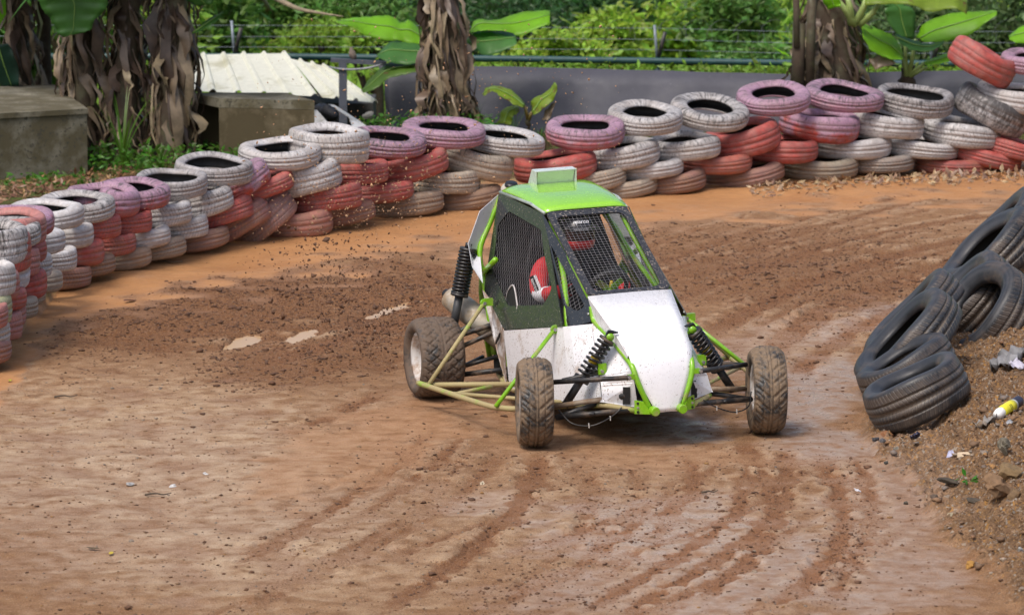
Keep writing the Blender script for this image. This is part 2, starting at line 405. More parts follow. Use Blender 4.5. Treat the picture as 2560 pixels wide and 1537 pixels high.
wet2 = 0; bk = np.zeros((ny, nx), np.float32); bk[j0:j0+fny, i0:i0+fnx] = bank
gr = np.zeros((ny, nx), np.float32)
XX, YY = np.meshgrid(gx, gy)
gr[:] = sst(1.3, 2.4, YY-np.interp(XX, WX, WY)); gr[YY > 44] = 1
Vv = np.stack([XX, YY, full], -1).reshape(-1, 3)
idx = np.arange(nx*ny).reshape(ny, nx)
F = np.stack([idx[:-1, :-1], idx[:-1, 1:], idx[1:, 1:], idx[1:, :-1]], -1).reshape(-1, 4)

k = NT('wet clay and mud'); co = k.coord('Object')
at = k.n('Attribute', attribute_name='soil'); sep = k.n('SeparateColor', {0: at.outputs['Color']})
aR, aG, aB, aA = sep.outputs[0], sep.outputs[1], sep.outputs[2], at.outputs['Alpha']
aK = k.n('Attribute', attribute_name='bank').outputs['Fac']; aV = k.n('Attribute', attribute_name='growth').outputs['Fac']
g1, g2, g3, g4 = k.noise(co, 1.6, 5), k.noise(co, 7, 6), k.noise(co, 34, 5), k.noise(co, 120, 3)
c = k.mix(k.ramp(g2, .35, .68), (.225, .112, .052), (.345, .20, .105))
f = k.math('MULTIPLY', aA, k.ramp(g2, .28, .62), clamp=True); c = k.mix(f, c, (.50, .355, .225))
f = k.ramp(k.math('ADD', aR, k.math('MULTIPLY', k.math('SUBTRACT', g2, .5), .5)), .3, .75); oc = k.mix(k.ramp(g1, .3, .7), (.34, .160, .062), (.44, .225, .095)); c = k.mix(f, c, oc)
f = k.ramp(k.math('ADD', aG, k.math('MULTIPLY', k.math('SUBTRACT', g3, .5), .9)), .25, .85); cc = k.mix(k.ramp(g3, .3, .7), (.115, .047, .020), (.27, .128, .056)); c = k.mix(k.math('MULTIPLY', f, .9), c, cc)
aU = k.n('Attribute', attribute_name='rut').outputs['Fac']
g5 = k.noise(co, 62, 6, .7)
f = k.ramp(k.math('ADD', aU, k.math('ADD', k.math('MULTIPLY', k.math('SUBTRACT', g2, .5), .8), k.math('MULTIPLY', k.math('SUBTRACT', g5, .5), 1.1))), .26, .54); rutf = f
wf = k.math('MULTIPLY', aB, k.ramp(g2, .25, .6), clamp=True)
c = k.mix(k.math('MULTIPLY', k.math('MULTIPLY', wf, .64), k.math('SUBTRACT', 1.0, aR, clamp=True)), c, k.mix(k.ramp(g3, .35, .65), (.30, .243, .212), (.44, .375, .335)))
c = k.mix(k.math('MULTIPLY', rutf, .88), c, k.mix(k.ramp(g5, .35, .65), (.125, .048, .021), (.28, .132, .058)))
c = k.mix(k.math('MULTIPLY', k.ramp(g5, .56, .68), k.math('SUBTRACT', .55, k.math('MULTIPLY', aR, .45))), c, k.mix(1.0, c, (.42, .38, .36), 'MULTIPLY'))
# grit: dark and pale grains in the drier soil
dry = k.math('SUBTRACT', 1.0, k.math('MAXIMUM', aR, k.math('MULTIPLY', aB, .7)), clamp=True)
c = k.mix(k.math('MULTIPLY', k.ramp(g4, .56, .66), k.math('MULTIPLY', dry, .75)), c, (.10, .062, .05))
c = k.mix(k.math('MULTIPLY', k.ramp(k.noise(co, 145, 3), .58, .68), k.math('MULTIPLY', dry, .6)), c, (.62, .48, .36))
vor = k.n('TexVoronoi', {'Vector': co, 'Scale': 75.0}); vc = k.n('SeparateColor', {0: vor.outputs['Color']})
bc = k.mix(k.ramp(vc.outputs[0], .1, .9), (.115, .066, .038), (.27, .165, .092)); bc = k.mix(k.ramp(vc.outputs[1], .86, .96), bc, (.36, .19, .06)); bc = k.mix(k.ramp(vc.outputs[2], .86, .97), bc, (.33, .29, .24)); bc = k.mix(k.ramp(g2, .3, .6), k.mix(.5, bc, (.13, .08, .045)), bc)
c = k.mix(aK, c, bc)
vg = k.mix(k.ramp(g2, .42, .62), (.10, .062, .032), (.075, .12, .028))
yy = k.n('SeparateXYZ', {0: co}).outputs[1]; vg = k.mix(k.ramp(yy, 50, 55), vg, k.mix(k.ramp(g1, .35, .65), (.10, .20, .03), (.24, .38, .05))); c = k.mix(aV, c, vg)
k.set('Base Color', c)
h = k.math('ADD', k.math('MULTIPLY', g3, .6), k.math('ADD', k.math('MULTIPLY', g5, .7), k.math('MULTIPLY', g4, .4))); wf = k.math('MULTIPLY', wf, k.math('SUBTRACT', 1.0, k.math('MULTIPLY', rutf, .8)), clamp=True)
ro = k.ramp(wf, 0, .9, .92, .22); ro = k.math('ADD', ro, k.math('MULTIPLY', k.math('SUBTRACT', g3, .5), .25), clamp=True)
k.set('Roughness', ro); k.set('Specular IOR Level', k.ramp(wf, 0, 1, .12, .55))
bs_ = k.ramp(k.math('MAXIMUM', aR, k.math('MULTIPLY', aB, .75)), 0, 1, .95, .22)
k.set('Normal', k.n('Bump', {'Height': h, 'Strength': bs_, 'Distance': .02}).outputs[0])
gm = k.m
go = mk_np('ground', Vv, F, gm, None, True, cols=cols.reshape(-1, 4)); tag(go, kind='structure')
for nm, ar in (('bank', bk), ('growth', gr), ('rut', rt)):
    a = go.data.attributes.new(nm, 'FLOAT', 'POINT'); a.data.foreach_set('value', np.ascontiguousarray(ar, np.float32).ravel())
def gz(x, y):
    """height of the ground sheet itself"""
    i = int(np.clip(np.searchsorted(gx, x), 1, nx-1)); j = int(np.clip(np.searchsorted(gy, y), 1, ny-1)); return float(full[j, i])

# muddy water standing in the ruts
k = NT('muddy water'); k.set('Base Color', (.56, .36, .19, 1)); k.set('Roughness', .16); k.bump(k.noise(k.coord(), 9, 3), .06, .01); wm = k.m
for cu, cv, ru, rv, an in PUD:
    a = R_(an); P = []
    for q in range(28):
        t = 2*math.pi*q/28; x, y = ru*1.25*math.cos(t), rv*1.35*math.sin(t); p = G(cu+x*math.cos(a)-y*math.sin(a), cv+x*math.sin(a)+y*math.cos(a)); P.append((p.x, p.y, -.0165))
    tag(mk('puddle', P, [tuple(range(28))], wm), kind='structure')

# ------------------------------------------------------------------ clods, grit, flying mud (nobody could count these)
bm = bmesh.new(); bmesh.ops.create_icosphere(bm, subdivisions=1, radius=1); ICO_V = np.array([v.co[:] for v in bm.verts]); ICO_F = np.array([[v.index for v in f.verts] for f in bm.faces]); bm.free()
def lumps(name, pos, size, mat, flat=.65, rough=.28, seed=1, cols=None, stretch=None):
    r = np.random.default_rng(seed); n = len(pos); nv = len(ICO_V)
    V = ICO_V[None]*(1+rough*r.standard_normal((n, nv, 1)))
    sc = np.stack([1+.45*r.random(n), 1+.45*r.random(n), np.full(n, flat)], -1)*size[:, None]
    V = V*sc[:, None, :]
    if stretch is None:
        a = r.random(n)*6.283; ca, sa = np.cos(a)[:, None], np.sin(a)[:, None]
        V = np.stack([V[..., 0]*ca-V[..., 1]*sa, V[..., 0]*sa+V[..., 1]*ca, V[..., 2]], -1)
    else:
        q = r.standard_normal((n, 3, 3)); q, _ = np.linalg.qr(q); V = np.einsum('nij,nkj->nki', q, V*np.array([stretch, 1, 1]))
    V = V+pos[:, None, :]; F = ICO_F[None]+(np.arange(n)*nv)[:, None, None]
    cc = None if cols is None else np.repeat(np.concatenate([cols, np.ones((n, 1))], 1)[:, None], nv, 1).reshape(-1, 4)
    o = mk_np(name, V.reshape(-1, 3), F.reshape(-1, 3), mat, None, False, cols=cc); return tag(o, kind='stuff')
mudm = mat('clod mud', (.115, .055, .028), .8, var=.5, scale=9, bump=.4)
pr = (chop*(1-.6*wet)+.03+.22*np.clip(rut, 0, 1))*(1-.93*orange)*(1-bank)*(1-behind)*(dW > 12)
pr = pr*(.25+np.clip(n_mid+.6*n_sml, 0, 3)); pr = pr*(22.0/Y)**1.0
pr = np.clip(pr, 0, None); pr = (pr/pr.sum()).ravel(); N = 8500; ii = rng.choice(pr.size, N, p=pr); jj, ii = np.divmod(ii, fnx)
sz = np.clip(np.exp(rng.normal(-5.2, .5, N)), .0025, .022)
pos = np.stack([fx[ii]+rng.normal(0, .01, N), fy[jj]+rng.normal(0, .02, N), full[j0+jj, i0+ii]+sz*.25], -1)
lumps('mud_clods', pos, sz, mudm, .6, .3, 2)
pr = (.9*chop*(1-.5*wet)+.04+1.3*np.clip(rutc, 0, 1)*(.3+np.clip(lam2, 0, 2)))*(1-.9*orange)*(1-bank)*(1-behind)*(dW > 12); pr = np.clip(pr, 0, None)*(22.0/Y)
pr = (pr/pr.sum()).ravel(); N = 20000; ii = rng.choice(pr.size, N, p=pr); jj, ii = np.divmod(ii, fnx); sz = np.clip(np.exp(rng.normal(-5.65, .4, N)), .002, .009)
pos = np.stack([fx[ii]+rng.normal(0, .008, N), fy[jj]+rng.normal(0, .016, N), full[j0+jj, i0+ii]+sz*.3], -1)
lumps('mud_crumbs', pos, sz, mat('crumb mud', (.15, .072, .036), .8, var=.5, scale=9), .65, .3, 8)
k = NT('mixed gravel'); k.set('Base Color', k.mix(k.ramp(k.noise(k.coord(), 90, 4), .3, .7), k.n('Attribute', attribute_name='soil').outputs['Color'], (.16, .10, .06))); k.set('Roughness', .8); grm = k.m
pr = np.clip(bank*(.35+np.clip(n_mid+.5*bd1, 0, 3))*(X < 6.3)*(Y < 33), 0, None); pr = (pr/pr.sum()).ravel(); N = 9000; ii = rng.choice(pr.size, N, p=pr); jj, ii = np.divmod(ii, fnx)
sz = np.clip(np.exp(rng.normal(-5.15, .6, N)), .003, .026)
pos = np.stack([fx[ii]+rng.normal(0, .01, N), fy[jj]+rng.normal(0, .02, N), full[j0+jj, i0+ii]+sz*.2], -1)
pal = np.array([(.22,.12,.06),(.26,.14,.065),(.15,.085,.045),(.31,.19,.10),(.40,.20,.05),(.26,.24,.21),(.17,.16,.155),(.38,.32,.25),(.12,.08,.06),(.25,.12,.055)])
lumps('bank_gravel', pos, sz, grm, .7, .3, 3, cols=pal[rng.choice(10, N, p=[.2,.18,.16,.1,.06,.08,.06,.05,.06,.05])])
# grit spread thinly over the open track
pr = np.clip((1-orange)*(1-bank)*(1-behind)*(.3+pale), 0, None).ravel()*(dW > 30).ravel(); pr /= pr.sum(); N = 3500; ii = rng.choice(pr.size, N, p=pr); jj, ii = np.divmod(ii, fnx)
sz = np.clip(np.exp(rng.normal(-5.35, .4, N)), .002, .014); pos = np.stack([fx[ii], fy[jj], full[j0+jj, i0+ii]+sz*.2], -1)
lumps('track_grit', pos, sz, grm, .7, .25, 4, cols=pal[rng.choice(10, N)]*.8)
# mud thrown up behind the rear wheel: heavy clods low down, fine crumbs high up
P = []; S = []
for i in range(1000):
    u = rng.normal(845, 115); v = rng.normal(700, 90); Yd = 31.0+rng.normal(0, 1.0)
    if v > 860 or v < 560: continue
    p = AT(u, v, Yd); P.append(p[:]); S.append(min(.017, math.exp(rng.normal(-5.55, .55))))
for i in range(420):
    p = AT(rng.normal(930, 70), rng.normal(830, 50), 29.6+rng.normal(0, .5)); P.append(p[:]); S.append(min(.016, math.exp(rng.normal(-5.5, .5))))
P = np.array(P); S = np.array(S); m = P[:, 2] > .03; lumps('flying_mud', P[m], S[m], mudm, .75, .38, 5, stretch=1.15)
crm = mat('dry crumb', (.42, .25, .14), .85, var=.4)
P = []; S = []
for i in range(1500):
    u = rng.normal(900, 150) if i < 950 else rng.uniform(640, 1560); v = rng.normal(480, 75) if i < 950 else 40+rng.random()**.7*430
    p = AT(u, v, rng.uniform(31, 36.0) if v > 380 else rng.uniform(30, 35)); P.append(p[:]); S.append(min(.010, math.exp(rng.normal(-5.75, .45))))
P = np.array(P); S = np.array(S); m = P[:, 2] > .05; lumps('flying_crumbs', P[m], S[m], crm, .6, .35, 6, stretch=1.4)

# ------------------------------------------------------------------ tyres
def paint_mat():
    k = NT('painted wall tyre'); co = k.coord('Object'); oi = k.n('ObjectInfo'); rnd = k.math('MULTIPLY', oi.outputs['Random'], 57.0)
    vec = k.n('VectorMath', {0: co, 1: k.n('CombineXYZ', {0: rnd, 1: rnd, 2: rnd}).outputs[0]}, operation='ADD').outputs[0]
    pa = lambda nm: k.n('Attribute', attribute_type='OBJECT', attribute_name=nm).outputs['Fac']
    wear, mudp, mixp = pa('wear'), pa('mud'), pa('fade')
    sx = k.n('SeparateXYZ', {0: co}); ang = k.math('ARCTAN2', sx.outputs[1], sx.outputs[0]); z = sx.outputs[2]; az = k.math('ABSOLUTE', z)
    rad = k.math('SQRT', k.math('ADD', k.math('MULTIPLY', sx.outputs[0], sx.outputs[0]), k.math('MULTIPLY', sx.outputs[1], sx.outputs[1])))
    g1, g2, g3 = k.noise(vec, 3.2, 5), k.noise(vec, 11, 6, .65), k.noise(vec, 45, 5, .6)
    base = oi.outputs['Color']
    # patchy red mixed into the base colour, more toward the bottom
    f = k.ramp(k.math('ADD', g1, k.math('MULTIPLY', z, -1.1)), .46, .60); f = k.math('MULTIPLY', f, mixp, clamp=True)
    c = k.mix(f, base, (.50, .055, .04))
    c = k.mix(k.ramp(g2, .28, .62), k.mix(1.0, c, (.50, .49, .48), 'MULTIPLY'), c); c = k.mix(k.ramp(g1, .30, .62), k.mix(1.0, c, (.74, .70, .66), 'MULTIPLY'), c); c = k.mix(k.ramp(k.noise(vec, 6, 6, .7), .42, .66, .04, .32), c, (.34, .275, .24))
    # streaks of bare rubber running down from the upper shoulder
    sv = k.n('CombineXYZ', {0: k.math('MULTIPLY', ang, 9.0), 1: k.math('MULTIPLY', z, 4.0), 2: rnd}).outputs[0]
    st = k.noise(sv, 2.2, 5, .7)
    w = k.math('ADD', k.math('MULTIPLY', st, .55), k.math('MULTIPLY', g2, .45)); w = k.math('ADD', w, k.math('MULTIPLY', z, .42))
    w = k.ramp(k.math('ADD', w, k.math('MULTIPLY', wear, .30)), .655, .80); c = k.mix(w, c, k.mix(g3, (.035, .033, .034), (.085, .08, .08)))
    ch = k.ramp(k.math('ADD', g3, k.math('MULTIPLY', wear, .12)), .645, .68); c = k.mix(k.math('MULTIPLY', ch, .85), c, (.055, .05, .05))
    inside = k.ramp(rad, .0, 1.0); k_in = k.n('Attribute', attribute_name='inner').outputs['Fac']; c = k.mix(k_in, c, (.022, .021, .021))
    # dried clay: splashes and, on low tyres, a coat from the foot upward
    wp = k.n('SeparateXYZ', {0: k.n('NewGeometry').outputs['Position']}).outputs[2]
    m = k.math('ADD', k.math('MULTIPLY', mudp, 1.0), k.math('MULTIPLY', k.math('SUBTRACT', g1, .5), 1.5)); m = k.math('SUBTRACT', m, k.math('MULTIPLY', wp, .9))
    m = k.ramp(m, .15, .75, 0, .86); c = k.mix(m, c, k.mix(g2, (.19, .10, .052), (.33, .20, .115)))
    sp = k.math('MULTIPLY', k.ramp(k.noise(vec, 24, 4), .63, .67), k.ramp(mudp, 0, .6)); c = k.mix(k.math('MULTIPLY', sp, .8), c, (.30, .17, .085))
    # tread sipes
    lug = k.math('SINE', k.math('ADD', k.math('MULTIPLY', ang, 64.0), k.math('MULTIPLY', az, 60.0)))
    tr = k.n('Attribute', attribute_name='tread').outputs['Fac']
    lg = k.math('MULTIPLY', k.ramp(lug, .55, .9), tr); pat = k.ramp(pa('sipes'), 0, 1)
    lg = k.math('MULTIPLY', lg, pat); lg = k.math('MULTIPLY', lg, k.ramp(g2, .38, .5))
    gv = k.n('Attribute', attribute_name='groove').outputs['Fac']; c = k.mix(k.math('MULTIPLY', gv, k.ramp(g2, .35, .6, .0, .5)), c, (.10, .085, .08))
    c = k.mix(k.math('MULTIPLY', lg, .40), c, (.11, .10, .095))
    k.set('Base Color', c); k.set('Roughness', k.ramp(g2, .3, .7, .48, .75))
    hh = k.math('SUBTRACT', k.math('MULTIPLY', g3, .3), lg); k.bump(hh, .5, .005); return k.m
def black_mat():
    k = NT('bare tyre rubber'); co = k.coord('Object'); sx = k.n('SeparateXYZ', {0: co}); z = sx.outputs[2]; az = k.math('ABSOLUTE', z)
    ang = k.math('ARCTAN2', sx.outputs[1], sx.outputs[0]); g2, g3 = k.noise(co, 9, 6, .65), k.noise(co, 50, 4)
    oi = k.n('ObjectInfo'); rnd = k.math('MULTIPLY', oi.outputs['Random'], 31.0)
    tr = k.n('Attribute', attribute_name='tread').outputs['Fac']; k_in = k.n('Attribute', attribute_name='inner').outputs['Fac']
    c = k.mix(k.ramp(g2, .3, .7), (.013, .014, .016), (.034, .036, .042))
    lug = k.math('MULTIPLY', k.ramp(k.math('SINE', k.math('ADD', k.math('MULTIPLY', ang, 70.0), k.math('MULTIPLY', az, 70.0))), .5, .9), tr)
    rings = k.ramp(k.noise(k.n('CombineXYZ', {0: k.math('SQRT', k.math('ADD', k.math('MULTIPLY', sx.outputs[0], sx.outputs[0]), k.math('MULTIPLY', sx.outputs[1], sx.outputs[1]))), 1: rnd, 2: 0.0}).outputs[0], 26, 3), .45, .6)
    c = k.mix(k.math('MULTIPLY', rings, .5), c, (.06, .061, .068))
    d = k.ramp(k.math('ADD', k.noise(co, 4, 6, .7), k.math('MULTIPLY', tr, .09)), .54, .68); c = k.mix(k.math('MULTIPLY', d, .45), c, (.14, .10, .072))
    c = k.mix(k.math('MULTIPLY', k.math('MULTIPLY', lug, k.ramp(g2, .4, .6)), .5), c, (.19, .16, .13)); gv = k.n('Attribute', attribute_name='groove').outputs['Fac']; c = k.mix(k.math('MULTIPLY', gv, k.ramp(g2, .3, .6, .3, .8)), c, (.19, .145, .105)); c = k.mix(k_in, c, (.012, .012, .013))
    k.set('Base Color', c); k.set('Roughness', k.ramp(g2, .3, .7, .36, .6)); k.bump(k.math('SUBTRACT', k.math('MULTIPLY', g3, .25), lug), .7, .006); return k.m
PAINT, RUBBER = paint_mat(), black_mat()
def tyre_profile(R, W, rin, square=.5, gd=.005):
    h = W/2; d = R-rin; top = [(rin, .55*h), (rin+.10*d, .76*h), (rin+.22*d, .84*h), (rin+.42*d, .97*h), (rin+.60*d, 1.0*h), (rin+.78*d, (.93+.04*square)*h), (rin+.90*d, (.80+.10*square)*h), (R-.010, (.66+.12*square)*h)]
    tr = [(R-.003, .52*h), (R-.002, .46*h), (R-.002-gd, .44*h), (R-.002-gd, .38*h), (R, .36*h), (R+.003, .10*h), (R-gd, .08*h), (R-gd, -.0*h)]
    outer = top+tr; outer = outer+[(r, -z) for r, z in outer[::-1][1:]]
    inner = [(rin+.012, -.50*h), (rin+.05, -.72*h), (R-.05, -.70*h), (R-.022, -.4*h), (R-.02, 0), (R-.022, .4*h), (R-.05, .70*h), (rin+.05, .72*h), (rin+.012, .50*h)]
    return outer, inner, len(top)
def tyre_mesh(name, R, W, rin, mat_, square=.5, n=72, warp=.012, seed=1, gd=.005):
    r = random.Random(seed); ph = [r.random()*6.28 for _ in range(4)]; outer, inner, nt_ = tyre_profile(R, W, rin, square, gd); prof = outer+inner; m = len(prof)
    V = []; F = []
    for k in range(n):
        a = 2*math.pi*k/n; s = 1+warp*(math.sin(2*a+ph[0])+.6*math.sin(3*a+ph[1])); zz = warp*R*.65*(math.sin(2*a+ph[2])+.5*math.sin(a*3+ph[3]))
        for q, z in prof: V.append((q*s*math.cos(a), q*s*math.sin(a), z*(1+.06*math.sin(3*a+ph[3]))+zz))
    for k in range(n):
        for i in range(m): j = (i+1)%m; F.append((k*m+i, ((k+1)%n)*m+i, ((k+1)%n)*m+j, k*m+j))
    me = bpy.data.meshes.new(name); me.from_pydata(V, [], F); me.materials.append(mat_); me.polygons.foreach_set('use_smooth', [True]*len(F))
    no = len(outer)
    for nm, fn in (('inner', lambda i: 1.0 if i >= no else 0.0), ('tread', lambda i: 1.0 if nt_-1 <= i < no-nt_+1 else 0.0), ('groove', lambda i: 1.0 if nt_ <= i < no-nt_ and prof[i][0] < R-gd*.8 else 0.0)):
        at_ = me.attributes.new(nm, 'FLOAT', 'POINT'); at_.data.foreach_set('value', [fn(i%m) for i in range(len(V))])
    me.update(); return me
VAR = [tyre_mesh('wall_tyre', .5, .31, .285, PAINT, .2, warp=.018, seed=1, gd=.003), tyre_mesh('wall_tyre', .5, .27, .33, PAINT, .8, warp=.012, seed=2, gd=.004), tyre_mesh('wall_tyre', .5, .33, .30, PAINT, .0, warp=.028, seed=3, gd=.0015), tyre_mesh('wall_tyre', .5, .29, .36, PAINT, .5, warp=.022, seed=4, gd=.003), tyre_mesh('wall_tyre', .5, .31, .285, PAINT, .0, warp=.014, seed=5, gd=.001)]
VW = [.31, .27, .33, .29, .31]
WHITE = (.66, .65, .66); GREYW = (.52, .51, .53); RED = (.50, .085, .070); PINK = (.52, .30, .45); BRN = (.32, .20, .14); PALER = (.52, .20, .185); BEIGE = (.52, .45, .36)
